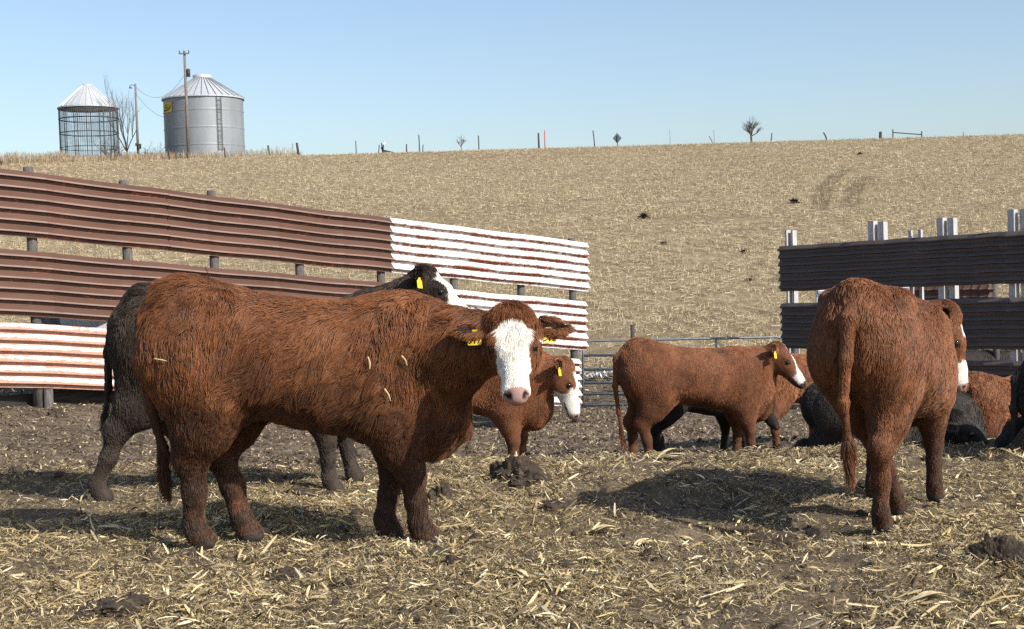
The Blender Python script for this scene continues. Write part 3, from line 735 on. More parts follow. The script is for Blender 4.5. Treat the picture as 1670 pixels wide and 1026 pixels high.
# bare trees and bushes
def bare_tree(name, px, d, h, label, cat, trunk_h, spread, levels, nb, seed, r0, multi=1, group=None, up=0.5):
    rd = random.Random(seed); q = P(px, 240, d); g = float(G(q.x, q.y)); org = Vector((q.x, q.y, g))
    e = empty(name, org); tag(e, label, cat, group)
    tk, br = MB(), MB()
    def grow(mb, p, dr, ln, r_, lv):
        pts = [p]; n = 4; dd = dr.copy()
        for i in range(n):
            dd = (dd + Vector((rd.gauss(0, .13), rd.gauss(0, .13), rd.gauss(0.03, .08)))).normalized()
            pts.append(pts[-1] + dd * ln / n)
        mb.tube(pts, [r_ * (1 - .5 * i / n) for i in range(n + 1)], 5 if r_ > .02 else 3, False)
        if lv <= 0: return
        for i in range(nb):
            t = rd.uniform(.35, 1); pi = pts[max(1, min(n, int(t * n + .5)))]
            ax = dd.orthogonal().normalized(); ax.rotate(Quaternion(dd, rd.uniform(0, 6.28)))
            nd = (dd * rd.uniform(.6, 1) + ax * rd.uniform(.35, 1) * spread + Vector((0, 0, up * .3))).normalized()
            grow(br, pi, nd, ln * rd.uniform(.5, .8), max(r_ * .5, .008), lv - 1)
    for j in range(multi):
        dr = Vector((rd.gauss(0, .25 if multi > 1 else .05), rd.gauss(0, .25 if multi > 1 else .05), 1)).normalized()
        if multi > 2: dr = Vector((rd.uniform(-1, 1), rd.uniform(-1, 1), rd.uniform(.45, 1.1))).normalized()
        b0 = org + Vector((rd.gauss(0, .12), rd.gauss(0, .12), -.2)) if multi > 1 else org - Vector((0, 0, .2))
        if trunk_h:
            pts = [b0, b0 + dr * trunk_h * .5, b0 + dr * (trunk_h + .2)]; tk.tube(pts, [r0 * 1.2, r0, r0 * .9], 7)
            for i in range(nb + 3):
                a_ = rd.uniform(0, 6.28); nd = Vector((math.cos(a_) * spread, math.sin(a_) * spread, rd.uniform(.4, 1.3))).normalized()
                grow(br, pts[-1] - dr * rd.uniform(0, trunk_h * .25), nd, (h - trunk_h) * rd.uniform(.42, .58), r0 * .6, levels)
        else: grow(tk if j == 0 else br, b0, dr, h * .55, r0, levels)
    tk.build("trunk", MAT['twig'], e); br.build("crown", MAT['twig'], e)
    return e
bare_tree("bare_tree", 1226, 150, 2.9, "small rounded bare tree standing alone on the right crest", "tree", .9, .85, 3, 4, 5, .11, up=1.1)
bare_tree("bare_bush", 752, 149, 1.7, "small fan-shaped bare bush on the middle of the crest", "bush", .6, .7, 2, 4, 8, .045, up=1.0)
bare_tree("bare_tree", 205, 152, 8.6, "tall thin leafless tree beside the wire corn crib", "tree", 1.2, .42, 3, 3, 23, .11, up=1.0)
bare_tree("bare_bush", 182, 148, 3.0, "tangled leafless bush in front of the corn crib", "bush", 0, .8, 2, 4, 31, .05, multi=7)
bare_tree("bare_bush", 246, 150, 2.7, "tangled leafless bush between lamp pole and grain bin", "bush", 0, .8, 2, 4, 41, .04, multi=6)
bare_tree("bare_bush", 408, 151, 1.3, "low scrubby bush at the right foot of the grain bin", "bush", 0, .9, 2, 3, 51, .03, multi=6)
# dark weed clumps in the field
for i, (px, py, s_, lab) in enumerate([(1295, 332, .45, "dark weed clump below the wheel ruts"), (1050, 356, .42, "dark weed clump straight above the tube gate, highest there"),
        (1212, 414, .26, "small dark weed clump left of the right fence's top corner"), (1222, 461, .22, "small dark weed clump left of the right fence's upper sheet"), (1402, 252, .35, "tiny dark weed clump just under the crest above the ruts"), (1082, 399, .2, "faint weed clump between gate and the highest clump")]):
    for d in np.arange(26, 152, .2):
        q = P(px, py, d)
        if q.z < float(G(q.x, q.y)): break
    g = float(G(q.x, q.y)); k = MB(); rd = random.Random(i)
    for j in range(70):
        a_ = rd.uniform(0, 6.28); el = rd.uniform(.1, 1.4); dr = Vector((math.cos(a_) * math.cos(el), math.sin(a_) * math.cos(el), math.sin(el) * .8))
        p0 = Vector((q.x, q.y, g - .03)) + dr * s_ * .15
        k.tube([p0, p0 + dr * s_ * .4 + Vector((0, 0, .02)), p0 + dr * s_ * rd.uniform(.4, .8)], [.022 * s_ / .3, .014 * s_ / .3, .005], 3, False)
    tag(k.build("weed_clump", MAT['tyre'], origin=(q.x, q.y, g)), lab, "weed clump", "dark weed clumps in the stubble")
#NEXT
# ------------------------------------------------------------------ cattle
def smin(a, b, k):
    if k <= 0: return np.minimum(a, b)
    h = np.clip(0.5 + 0.5 * (b - a) / k, 0, 1)
    return b * (1 - h) + a * h - k * h * (1 - h)

def cone_sdf(p, pr):
    a, b_, ra, rb, la, lb, sd = pr
    ab = b_ - a; L2 = max(float(ab @ ab), 1e-9)
    q = p - a; t = np.clip((q @ ab) / L2, 0, 1); q = q - t[..., None] * ab
    qs2 = (q @ sd) ** 2; r = ra + (rb - ra) * t; l = la + (lb - la) * t
    qr2 = np.maximum((q * q).sum(-1) - qs2, 0)
    n = np.sqrt(qs2 / (l * l) + qr2 / (r * r))
    return (n - 1) * np.minimum(r, l)

class Torso:
    """elliptical sections (x, top, bottom, half width) along the body"""
    def __init__(s, st, dz=0, dy=0):
        st = np.array(st, float); xs = np.linspace(st[0, 0], st[-1, 0], 200); s.x = xs
        ker = np.hanning(33); ker /= ker.sum()
        sm = lambda v: np.convolve(np.pad(np.interp(xs, st[:, 0], v), 16, mode='edge'), ker, 'valid')
        s.t, s.b, s.w = sm(st[:, 1]) + dz, sm(st[:, 2]) + dz, sm(st[:, 3])
    def __call__(s, p):
        x = p[..., 0]; xc = np.clip(x, s.x[0], s.x[-1])
        t = np.interp(xc, s.x, s.t); b_ = np.interp(xc, s.x, s.b); w_ = np.interp(xc, s.x, s.w)
        zc, h = (t + b_) / 2, (t - b_) / 2; zn = (p[..., 2] - zc) / h
        w_ = w_ * (1 - 0.17 * np.clip(zn, -1, 1))
        q = (np.abs(p[..., 1] / w_) ** 2.3 + np.abs(zn) ** 2.3) ** (1 / 2.3)
        d = (q - 1) * np.minimum(w_, h)
        return np.where(d > 0, np.sqrt(d * d + (x - xc) ** 2), np.where(x == xc, d, np.abs(x - xc)))

def surface_nets(Sd, org, h):
    ins = Sd < 0
    nx, ny, nz = Sd.shape
    c = [ins[a:nx - 1 + a, b:ny - 1 + b, d:nz - 1 + d] for a in (0, 1) for b in (0, 1) for d in (0, 1)]
    cnt = sum(x.astype(np.int8) for x in c); act = (cnt > 0) & (cnt < 8)
    I = np.argwhere(act); idm = -np.ones(act.shape, np.int64); idm[tuple(I.T)] = np.arange(len(I))
    cs = np.array([(a, b, d) for a in (0, 1) for b in (0, 1) for d in (0, 1)])
    val = np.stack([Sd[tuple((I + o).T)] for o in cs], 1)
    acc = np.zeros((len(I), 3)); num = np.zeros(len(I))
    for i in range(8):
        for j in range(i + 1, 8):
            if np.abs(cs[i] - cs[j]).sum() != 1: continue
            v0, v1 = val[:, i], val[:, j]; m_ = (v0 < 0) != (v1 < 0)
            t = np.where(m_, v0 / np.where(m_, v0 - v1, 1), 0)
            acc += np.where(m_[:, None], cs[i] + t[:, None] * (cs[j] - cs[i]), 0); num += m_
    V = org + (I + acc / num[:, None]) * h
    Q = []
    for ax in range(3):
        o1, o2 = [(1, 2), (2, 0), (0, 1)][ax]
        sl0 = [slice(None)] * 3; sl1 = [slice(None)] * 3
        sl0[ax] = slice(0, -1); sl1[ax] = slice(1, None)
        e0, e1 = ins[tuple(sl0)], ins[tuple(sl1)]
        for flip, mk in ((False, e0 & ~e1), (True, ~e0 & e1)):
            E = np.argwhere(mk)
            E = E[(E[:, o1] > 0) & (E[:, o2] > 0) & (E[:, o1] < Sd.shape[o1] - 1) & (E[:, o2] < Sd.shape[o2] - 1)]
            q = []
            for a, b_ in ((-1, -1), (0, -1), (0, 0), (-1, 0)):
                k = E.copy(); k[:, o1] += a; k[:, o2] += b_; q.append(idm[tuple(k.T)])
            q = np.stack(q, 1); q = q[(q >= 0).all(1)]
            Q.append(q[:, ::-1] if flip else q)
    return V, np.concatenate(Q, 0)

def relax(V, Q, n, lam=0.5):
    E = np.concatenate([Q[:, [0, 1]], Q[:, [1, 2]], Q[:, [2, 3]], Q[:, [3, 0]]], 0)
    for k in range(n):
        acc = np.zeros_like(V); cnt = np.zeros(len(V))
        np.add.at(acc, E[:, 0], V[E[:, 1]]); np.add.at(acc, E[:, 1], V[E[:, 0]])
        np.add.at(cnt, E[:, 0], 1); np.add.at(cnt, E[:, 1], 1)
        V = V + (lam if k % 2 == 0 else -lam * 0.9) * (acc / cnt[:, None] - V)
    return V

m, nt, b = mat("cow_skin", 0.75, 0.2)
nt.links.new(attr(nt, "coat_colour"), b.inputs["Base Color"]); MAT['skin'] = m
m, nt, b = mat("cow_hair", 0.45, 0.24)
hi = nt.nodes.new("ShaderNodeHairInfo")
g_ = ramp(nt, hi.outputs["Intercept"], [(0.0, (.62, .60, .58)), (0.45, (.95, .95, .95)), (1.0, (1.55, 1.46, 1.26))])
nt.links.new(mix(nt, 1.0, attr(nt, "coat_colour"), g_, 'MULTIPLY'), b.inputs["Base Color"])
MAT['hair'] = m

TORSO = [(-.86, 1.14, .98, .05), (-.83, 1.30, .86, .13), (-.76, 1.41, .78, .195), (-.62, 1.43, .78, .235), (-.45, 1.365, .735, .262), (-.2, 1.295, .675, .29),
         (.1, 1.265, .605, .305), (.35, 1.255, .57, .28), (.52, 1.245, .545, .24), (.66, 1.21, .47, .21), (.78, 1.16, .50, .16), (.84, 1.0, .62, .09)]
RED = (0.170, 0.069, 0.031)

def make_cow(label, base, yaw, s=1.0, legs=None, head=None, hdir=None, hup=None, coat=RED, dark=(0.045, 0.022, 0.014), face='none', vox=0.022, hairs=20000,
             hlen=1.0, hrad=0.0016, mudz=0.45, mudamt=0.8, mudcol=(0.045, 0.030, 0.022), tags=True, tail=None, lying=False, fat=1.0, seed=1, tagtext=None, category="cow", group="cattle in the yard", name="cow", ear_tilt=(0.0, 0.0), ear_lift=(0.0, 0.0), ear_n=None, legw=1.0,
             tagcol=None, belly_dark=0.6, belly_z=(.58, .88), torso=None, rough=1.0, lie_dz=-.55, hind_back=False, head_scale=1.0, neck_fat=1.0):
    """builds one animal; head / hdir / hup are given in world space"""
    r = np.random.default_rng(seed)
    root = empty(name, base, yaw); tag(root, label, category, group)
    cy, sy = math.cos(yaw), math.sin(yaw)
    Rm = np.array([[cy, sy, 0], [-sy, cy, 0], [0, 0, 1]])           # world -> local
    tl = lambda v: Rm @ (np.array(v, float) - np.array(base))
    A_ = lambda *v: np.array(v, float)
    dz = lie_dz if lying else 0.0
    st = [(x, t, b_, w_ * fat) for x, t, b_, w_ in (torso or TORSO)]
    TO = Torso(st, dz)
    G_ = {k: [] for k in ('leg', 'neck', 'head', 'ear', 'tail')}
    Y = A_(0, 1, 0)
    def leg_(pts, rv, rl, k=0.05):
        for i in range(len(pts) - 1):
            G_['leg'].append(((pts[i] * s, pts[i + 1] * s, rv[i] * s * legw, rv[i + 1] * s * legw, rl[i] * s * legw, rl[i + 1] * s * legw, Y), k * s))
    legs = legs or {}
    for sd, nm in ((1, 'L'), (-1, 'R')):
        fx, fy, fz, hkx = (tuple(legs.get('H' + nm, (0, 0, 0))) + (0,))[:4]; gx_, gy_, gz_ = legs.get('F' + nm, (0, 0, 0))
        if not lying:
            hip = A_(-.56, sd * .15, 1.02); sti = A_(-.47 + fx * (.25 if fx > 0 else .12), sd * .175 + fy * .3, .74)
            hock = A_(-.70 + hkx + fx * (.75 if fx > 0 else .40), sd * .165 + fy * .75, .47 + fz * .7); fet = A_(-.645 + fx, sd * .16 + fy, .115 + fz); hoof = A_(-.60 + fx, sd * .16 + fy, .035 + fz)
            G_['leg'].append(((hip * s, sti * s, .25 * s, .14 * s, .135 * s, .10 * s, Y), .12 * s))
            G_['leg'].append(((A_(-.70, sd * .12, 1.0) * s, A_(-.64 + fx * .4, sd * .15 + fy * .4, .64) * s, .13 * s, .075 * s, .11 * s, .07 * s, Y), .10 * s))
            mid = (sti + hock) / 2 + A_(.015, 0, 0)
            leg_([sti, mid, hock + A_(-.012, 0, .01)], [.13, .095, .076], [.092, .074, .056], .09)
            leg_([hock, (hock + fet) / 2 + A_(.012, 0, 0), fet], [.070, .048, .050], [.052, .042, .044], .05)
            G_['leg'].append(((hock * s + A_(-.035, 0, .04) * s, hock * s + A_(.02, 0, -.02) * s, .03 * s, .045 * s, .03 * s, .04 * s, Y), .03 * s))
            leg_([fet, hoof], [.050, .064], [.046, .058], .02)
            leg_([hoof + A_(-.005, .018, 0), hoof + A_(.05, .022, -.012)], [.036, .024], [.030, .026], .01)
            leg_([hoof + A_(-.005, -.018, 0), hoof + A_(.05, -.022, -.012)], [.036, .024], [.030, .026], .01)
            sho = A_(.52, sd * .13, .98); elb = A_(.44 + gx_ * .2, sd * .165 + gy_ * .3, .64); kne = A_(.50 + gx_ * .65, sd * .155 + gy_ * .7, .36 + gz_ * .7); ff = A_(.495 + gx_, sd * .15 + gy_, .105 + gz_); fh = A_(.525 + gx_, sd * .15 + gy_, .035 + gz_)
            G_['leg'].append(((sho * s, elb * s, .20 * s, .135 * s, .115 * s, .10 * s, Y), .10 * s))
            leg_([elb, (elb + kne) / 2, kne], [.128, .088, .064], [.095, .072, .056], .06)
            leg_([kne, (kne + ff) / 2, ff], [.060, .046, .049], [.054, .042, .046], .03)
            leg_([ff, fh], [.050, .064], [.046, .060], .02)
            leg_([fh + A_(-.005, .018, 0), fh + A_(.048, .022, -.012)], [.036, .024], [.030, .026], .01)
            leg_([fh + A_(-.005, -.018, 0), fh + A_(.048, -.022, -.012)], [.036, .024], [.030, .026], .01)
        else:
            G_['leg'].append(((A_(-.55, sd * .2, .45) * s, A_(-.25, sd * .30, .30) * s, .24 * s, .19 * s, .15 * s, .13 * s, Y), .1 * s))
            leg_([A_(-.55, sd * .24, .22), A_(-.82, sd * .20, .14), A_(-.96, sd * .18, .06)] if hind_back else [A_(-.2, sd * .34, .24), A_(-.6, sd * .36, .09), A_(-.2, sd * .42, .055)], [.15, .11, .07] if hind_back else [.12, .07, .045], [.12, .09, .06] if hind_back else [.09, .06, .045])
            leg_([A_(.5, sd * .2, .4), A_(.38, sd * .24, .14), A_(.78, sd * .2, .10), A_(.5, sd * .16, .05)], [.17, .10, .06, .045], [.11, .09, .055, .045])
    if not lying:                                  # hook and pin bones, shoulder blades
        for sd in (1, -1):
            for a_, b_, ra_, la_, kk in ((A_(-.52, sd * .18 * fat, 1.315), A_(-.40, sd * .185 * fat, 1.29), 0.048, .042, .075), (A_(-.80, sd * .085, 1.20), A_(-.76, sd * .10, 1.16), .06, .05, .06),
                                     (A_(.55, sd * .17 * fat, 1.10), A_(.47, sd * .205 * fat, .86), .095, .055, .07)):
                G_['leg'].append(((a_ * s, b_ * s, ra_ * s, ra_ * s, la_ * s, la_ * s, Y), kk * s))
    # neck and head
    hp = tl(head); hd = Rm @ np.array(hdir, float); hd /= np.linalg.norm(hd)
    hu = Rm @ np.array(hup, float); hu = hu - hd * (hu @ hd); hu /= np.linalg.norm(hu)
    hs = np.cross(hu, hd)                       # animal's left
    k = s * head_scale
    ke = k * .80
    X = lambda u, v, w_: hp + (hd * u + hs * v + hu * w_) * k
    n0 = A_(.50, 0, .99 + dz) * s; n1 = hp + (hd * .06 - hu * .10) * k
    nm_ = (n0 * .52 + n1 * .48) + A_(0, 0, -.02 * s); nd = n1 - n0; nd /= np.linalg.norm(nd)
    sdn = np.cross(A_(0, 0, 1), nd); sdn /= max(np.linalg.norm(sdn), 1e-6)
    nf = neck_fat * s
    G_['neck'] += [((n0, nm_, .255 * nf, .165 * nf, .18 * nf, .12 * nf, sdn), .12 * s), ((nm_, n1, .165 * nf, .115 * nf, .12 * nf, .095 * nf, sdn), .08 * s)]
    if not lying: G_['neck'] += [((A_(.62, 0, .62) * s, nm_ + A_(0, 0, -.15 * s), .15 * s, .07 * s, .10 * s, .045 * s, sdn), .10 * s)]
    else: G_['neck'] += [((A_(.66, 0, .18) * s, nm_ + A_(0, 0, -.12 * s), .16 * s, .07 * s, .11 * s, .05 * s, sdn), .10 * s)]
    def hc(p0, p1, rv, rv2, rl, rl2, kk=.03): G_['head'].append(((X(*p0), X(*p1), rv * k, rv2 * k, rl * k, rl2 * k, hs), kk * k))
    hc((.03, 0, -.055), (.20, 0, -.05), .110, .100, .098, .108, .04)       # skull to brow
    hc((.02, 0, -.02), (.05, 0, .0), .065, .055, .070, .065, .05)            # poll
    hc((.20, 0, -.045), (.38, 0, -.040), .095, .062, .094, .054, .05)        # nose bridge
    hc((.38, 0, -.040), (.46, 0, -.040), .062, .056, .056, .064, .04)      # muzzle
    hc((.46, 0, -.047), (.485, 0, -.047), .054, .050, .066, .062, .02)
    hc((.08, 0, -.13), (.42, 0, -.085), .072, .036, .062, .042, .05)        # jaw
    for v in (1, -1):
        hc((.13, .078 * v, -.075), (.20, .074 * v, -.10), .07, .06, .03, .03, .04)   # cheek
        hc((.150, .084 * v, .010), (.175, .092 * v, .006), .028, .026, .028, .026, .03)  # brow ridge
        eb = X(.045, .10 * v, -.045); tilt = ear_tilt[0 if v > 0 else 1]
        ed = hs * v * .95 + hd * (.06 + tilt) - hu * .14; ed = ed + A_(0, 0, ear_lift[0 if v > 0 else 1]); ed /= np.linalg.norm(ed)
        en = hu * .75 + hd * -.1 if ear_n is None else Rm @ np.array(ear_n, float); en = en - ed * (en @ ed); en /= np.linalg.norm(en)
        e1, e2, e3 = eb + ed * .06 * ke, eb + ed * .14 * ke, eb + ed * .225 * ke
        G_['ear'] += [((eb, e1, .034 * ke, .064 * ke, .030 * ke, .026 * ke, en), .02 * ke), ((e1, e2, .064 * ke, .074 * ke, .026 * ke, .022 * ke, en), .01 * ke), ((e2, e3, .074 * ke, .028 * ke, .020 * ke, .014 * ke, en), .01 * ke)]
        if v > 0: earL = (eb, ed, en)
        else: earR = (eb, ed, en)
    # tail
    tp = tail or [(-.80, 0, 1.30), (-.90, 0, 1.18), (-.92, 0, .95), (-.92, .01, .70), (-.91, .02, .50)]
    tp = [A_(*p) * s + A_(0, 0, dz * s * (1 if lying else 0)) for p in tp]
    if lying: tp = [np.maximum(p, A_(-9, -9, .04 * s)) for p in tp]
    tr_ = np.linspace(.042, .016, len(tp)) * s
    for i in range(len(tp) - 1): G_['tail'].append(((tp[i], tp[i + 1], tr_[i], tr_[i + 1], tr_[i], tr_[i + 1], Y), .03 * s))
    # sample the field
    allp = [pr for g in G_.values() for pr in g]
    pts = np.array([q for pr, _ in allp for q in (pr[0], pr[1])]); pad = .3 * s
    lo = np.minimum(pts.min(0) - .12 * s, [-.95 * s, -.42 * s * fat, -.06 * s]); hi = np.maximum(pts.max(0) + .12 * s, [.95 * s, .42 * s * fat, (1.46 + dz) * s])
    lo[2] = -.05 * s
    h = vox * s; ax = [np.arange(lo[i], hi[i] + h, h) for i in range(3)]
    Pg = np.stack(np.meshgrid(*ax, indexing='ij'), -1)
    Sd = TO(Pg / s) * s
    for g in ('neck', 'leg', 'head', 'ear', 'tail'):
        for pr, kk in G_[g]:
            rm = max(pr[2:6]) + kk + h * 2
            l_, u_ = np.minimum(pr[0], pr[1]) - rm, np.maximum(pr[0], pr[1]) + rm
            sl = tuple(slice(max(0, int((l_[i] - lo[i]) / h)), max(1, int((u_[i] - lo[i]) / h) + 2)) for i in range(3))
            Sd[sl] = smin(Sd[sl], cone_sdf(Pg[sl], pr), kk)
    if not lying:                                  # hollow flanks in front of the hips and behind the shoulder
        for sd in (1, -1):
            for a_, b_, r_, l_ in ((A_(-.36, sd * .375 * fat, 1.10), A_(-.24, sd * .40 * fat, .98), .15, .085), (A_(.28, sd * .385 * fat, .95), A_(.27, sd * .37 * fat, .78), .10, .07)):
                Sd = -smin(-Sd, cone_sdf(Pg, (a_ * s, b_ * s, r_ * s, r_ * s, l_ * s, l_ * s, Y)), .09 * s)
    for v, (eb, ed, en) in ((1, earL), (-1, earR)):       # hollow ears, nostrils
        pr = (eb + ed * .07 * ke + en * .032 * ke, eb + ed * .16 * ke + en * .032 * ke, .044 * ke, .048 * ke, .030 * ke, .028 * ke, en)
        Sd = -smin(-Sd, cone_sdf(Pg, pr), .008 * k)
        q = X(.508, .040 * v, -.020); pr = (q, X(.535, .052 * v, -.010), .016 * k, .016 * k, .013 * k, .013 * k, hs)
        Sd = -smin(-Sd, cone_sdf(Pg, pr), .012 * k)
    V, Q = surface_nets(Sd, np.array([a[0] for a in ax]), h)
    V = relax(V, Q, 6)
    # drop stray islands: keep vertices used
    fn = np.cross(V[Q[:, 2]] - V[Q[:, 0]], V[Q[:, 3]] - V[Q[:, 1]])
    ar = np.linalg.norm(fn, axis=1) / 2; vn = np.zeros_like(V)
    for c_ in range(4): np.add.at(vn, Q[:, c_], fn)
    vn /= np.maximum(np.linalg.norm(vn, axis=1), 1e-9)[:, None]

    def regions(p):
        D = {'torso': TO(p / s) * s}
        for g in G_: D[g] = np.min([cone_sdf(p, pr) for pr, _ in G_[g]], 0)
        q = (p - hp) / k; hl = np.stack([q @ hd, q @ hs, q @ hu], 1)
        return D, hl
    coat = np.array(coat); dark = np.array(dark); mudc = np.array(mudcol)
    def colours(p, n_, D, hl):
        c1 = vnoise(p / s, .16, seed)[:, None]; c2 = vnoise(p / s, .05, seed + 3)[:, None]
        dirt_ = np.clip(vnoise(p / s, .30, seed + 60) * .6 + vnoise(p / s, .09, seed + 61) * .5 - .30, 0, 1)[:, None] * 1.1 * (D['head'] > .02)[:, None]
        c_ = coat * (1 + .22 * c1 + .14 * c2 + .16 * vnoise(p / s, .45, seed + 6)[:, None])
        c_ = c_ + (dark * 1.6 - c_) * np.clip(dirt_, 0, .75)
        # wet, dirty hair under belly and down legs, plus shade painted into the colour
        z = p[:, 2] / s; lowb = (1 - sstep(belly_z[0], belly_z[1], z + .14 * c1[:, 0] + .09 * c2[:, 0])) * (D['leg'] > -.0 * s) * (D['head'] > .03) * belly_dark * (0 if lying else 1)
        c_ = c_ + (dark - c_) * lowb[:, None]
        mz = (1 - sstep(mudz * .45, mudz * 1.1, z + .12 * c1[:, 0] + .08 * c2[:, 0])) * mudamt
        c_ = c_ + (mudc * (1 + .35 * c2) - c_) * mz[:, None]
        u_, v_, w_ = hl.T; ishead = (D['head'] < .035 * k) & (D['head'] < D['ear'])
        wob = .018 * vnoise(p / s, .035, seed + 9)
        if face == 'full':
            wd = np.interp(u_, [.045, .065, .11, .20, .28, .33, .37], [.0, .040, .074, .072, .080, .12, .3])
            wm = (wd > .02) & (np.abs(v_) + wob < wd) & (w_ + wob > np.interp(u_, [.1, .23, .30, .5], [-.02, -.05, -.2, -.3]))
        elif face == 'nose':
            wm = (u_ + wob * 1.2 > .33) | ((np.abs(v_ + wob) < .045) & (u_ > .09) & (u_ < .17) & (w_ > 0))
        elif face == 'blaze':
            wd = np.interp(u_, [.14, .22, .34, .40, .5], [.0, .030, .045, .08, .10]); wm = (np.abs(v_) + wob * .5 < wd) & (w_ > -.06)
        elif face == 'half':
            wm = (u_ + wob * 1.5 + .35 * np.maximum(w_ + .03, 0) > .255 - .25 * np.clip(-w_ - .05, 0, .1)) | ((np.abs(v_) < .045) & (w_ > .0) & (u_ > .09))
        else: wm = np.zeros(len(p), bool)
        wm = wm & ishead
        c_ = np.where(wm[:, None], np.array((.72, .70, .66)) * (1 + .05 * c2), c_)
        nose = ishead & (u_ > .475) & (w_ > -.085)
        nc = np.array((.42, .26, .225)) if face in ('full', 'half', 'nose') else np.array((.06, .045, .04))
        c_ = np.where(nose[:, None], nc * (1 + .15 * c2), c_)
        nostr = ishead & (u_ > .49) & (np.hypot(np.abs(v_) - .045, (w_ + .018) * 1.2) < .020)
        c_ = np.where(nostr[:, None], np.array((.03, .015, .014)), c_)
        mouth = ishead & (u_ > .34) & (np.abs(w_ + .092 + .05 * (.47 - u_)) < .009)
        c_ = np.where(mouth[:, None], np.array((.06, .035, .03)), c_)
        ey = ishead & (np.minimum(np.hypot(u_ - .205, np.hypot(v_ - .099, w_ + .006)), np.hypot(u_ - .205, np.hypot(v_ + .099, w_ + .006))) < .036)
        c_ = np.where(ey[:, None], c_ * .25, c_)
        # ear hollow, hooves
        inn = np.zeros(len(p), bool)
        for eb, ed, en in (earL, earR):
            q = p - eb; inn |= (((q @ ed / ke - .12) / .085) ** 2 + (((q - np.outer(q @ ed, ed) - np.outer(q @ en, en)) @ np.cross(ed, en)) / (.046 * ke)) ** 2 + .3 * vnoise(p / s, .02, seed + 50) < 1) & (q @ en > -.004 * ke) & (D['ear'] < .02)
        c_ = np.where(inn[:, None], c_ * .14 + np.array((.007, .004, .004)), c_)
        hoof = (p[:, 2] < .045 * s) & (not lying)
        c_ = np.where(hoof[:, None], np.array((.05, .042, .036)) * (1 + .3 * c2), c_)
        return np.clip(c_, .004, .9), wm, nose | hoof, ishead, inn
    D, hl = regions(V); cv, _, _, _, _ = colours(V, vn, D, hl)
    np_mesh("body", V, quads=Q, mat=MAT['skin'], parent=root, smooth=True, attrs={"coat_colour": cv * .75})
    # ---- coat of hair (rough: shaggy winter coat = 1, short coat < .5)
    cq = V[Q].mean(1); hw_ = ar * np.where(np.linalg.norm(cq - (hp + hd * .25 * k), axis=1) < .34 * k, 2.6, 1.0)
    fi = r.choice(len(Q), hairs, p=hw_ / hw_.sum()); u_, v_ = r.random(hairs), r.random(hairs)
    q = Q[fi]; W = np.stack([(1 - u_) * (1 - v_), u_ * (1 - v_), u_ * v_, (1 - u_) * v_], 1)
    p0 = (V[q] * W[..., None]).sum(1); n_ = (vn[q] * W[..., None]).sum(1); n_ /= np.linalg.norm(n_, axis=1)[:, None]
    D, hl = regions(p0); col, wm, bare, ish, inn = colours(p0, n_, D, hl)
    reg = np.stack([D['torso'], D['leg'], D['neck'], D['head'], D['ear'], D['tail']], 1).argmin(1)
    z = p0[:, 2] / s
    comb = np.tile(A_(-.60, 0, -.80), (hairs, 1))
    top = sstep(.55, .9, n_[:, 2])[:, None]; comb = comb * (1 - top) + A_(-1, 0, -.05) * top
    comb[reg == 1] = A_(-.22, 0, -1); ne = reg == 2
    comb[ne] = A_(-.15, 0, -.9) - .35 * nd
    whorl = X(.14, 0, .05); ca = p0 - whorl; ca = ca + hd * .05 * k * np.sign(hl[:, :1] - .1); comb = np.where((reg == 3)[:, None], ca, comb)
    for eb, ed, en in (earL, earR):
        mk = (reg == 4) & (np.linalg.norm(p0 - eb, axis=1) < .24 * k); comb[mk] = ed + A_(0, 0, -.5)
    pl_ = (reg == 3) & (hl[:, 0] < .12) & (hl[:, 2] > -.03); comb[pl_] = hd * .9 - hu * .2 + hs * .0
    comb[pl_] += np.outer(hl[pl_, 1] * 2.5, hs)
    comb[reg == 5] = A_(-.05, 0, -1)
    swirl = np.stack([vnoise(p0 / s, .13, seed + 20), vnoise(p0 / s, .13, seed + 21), vnoise(p0 / s, .13, seed + 22)], 1)
    sw2 = np.stack([vnoise(p0 / s, .045, seed + 30), vnoise(p0 / s, .045, seed + 31), vnoise(p0 / s, .045, seed + 32)], 1)
    comb /= np.maximum(np.linalg.norm(comb, axis=1), 1e-6)[:, None]
    amp = np.where(reg == 3, .25, 1.0)[:, None] * rough
    comb = comb + amp * (.55 * swirl + .30 * sw2 + r.normal(0, .15, (hairs, 3)))
    t = comb - n_ * (comb * n_).sum(1)[:, None]; t /= np.maximum(np.linalg.norm(t, axis=1), 1e-6)[:, None]
    L = np.array([.058, .042, .055, .010, .026, .045])[reg] * hlen
    L = L * (1 + .35 * vnoise(p0 / s, .2, seed + 40))
    L = np.where(reg == 1, L * np.interp(z, [.45, .92], [.36, 1.0]), L)
    poll = (reg == 3) & (hl[:, 0] < .12) & (hl[:, 2] > -.02); L = np.where(poll, np.interp(hl[:, 0], [.0, .04, .07, .12], [.052, .032, .022, .026]) * hlen, L)
    fore = (reg == 3) & wm & (hl[:, 0] < .26); L = np.where((reg == 3) & ~poll, np.interp(hl[:, 0], [.1, .2, .28, .36], [.030, .026, .014, .007]) * hlen, L)
    L = np.where(reg == 5, .028, L); swt = (reg == 5) & (p0[:, 2] < tp[-1][2] + .16 * s); L = np.where(swt, .15, L)
    L = np.where(reg == 4, L * np.where(inn, .6, 1.1), L)
    L = L * r.uniform(.6, 1.25, hairs) * s ** .7; eyd = np.minimum(np.hypot(hl[:, 0] - .205, np.hypot(hl[:, 1] - .099, hl[:, 2] + .006)), np.hypot(hl[:, 0] - .205, np.hypot(hl[:, 1] + .099, hl[:, 2] + .006)))
    L = np.where(bare | (eyd < .034), 0, L)
    kp = L > 0; p0, n_, t, L, col, reg = p0[kp], n_[kp], t[kp], L[kp], col[kp], reg[kp]; nh = len(p0)
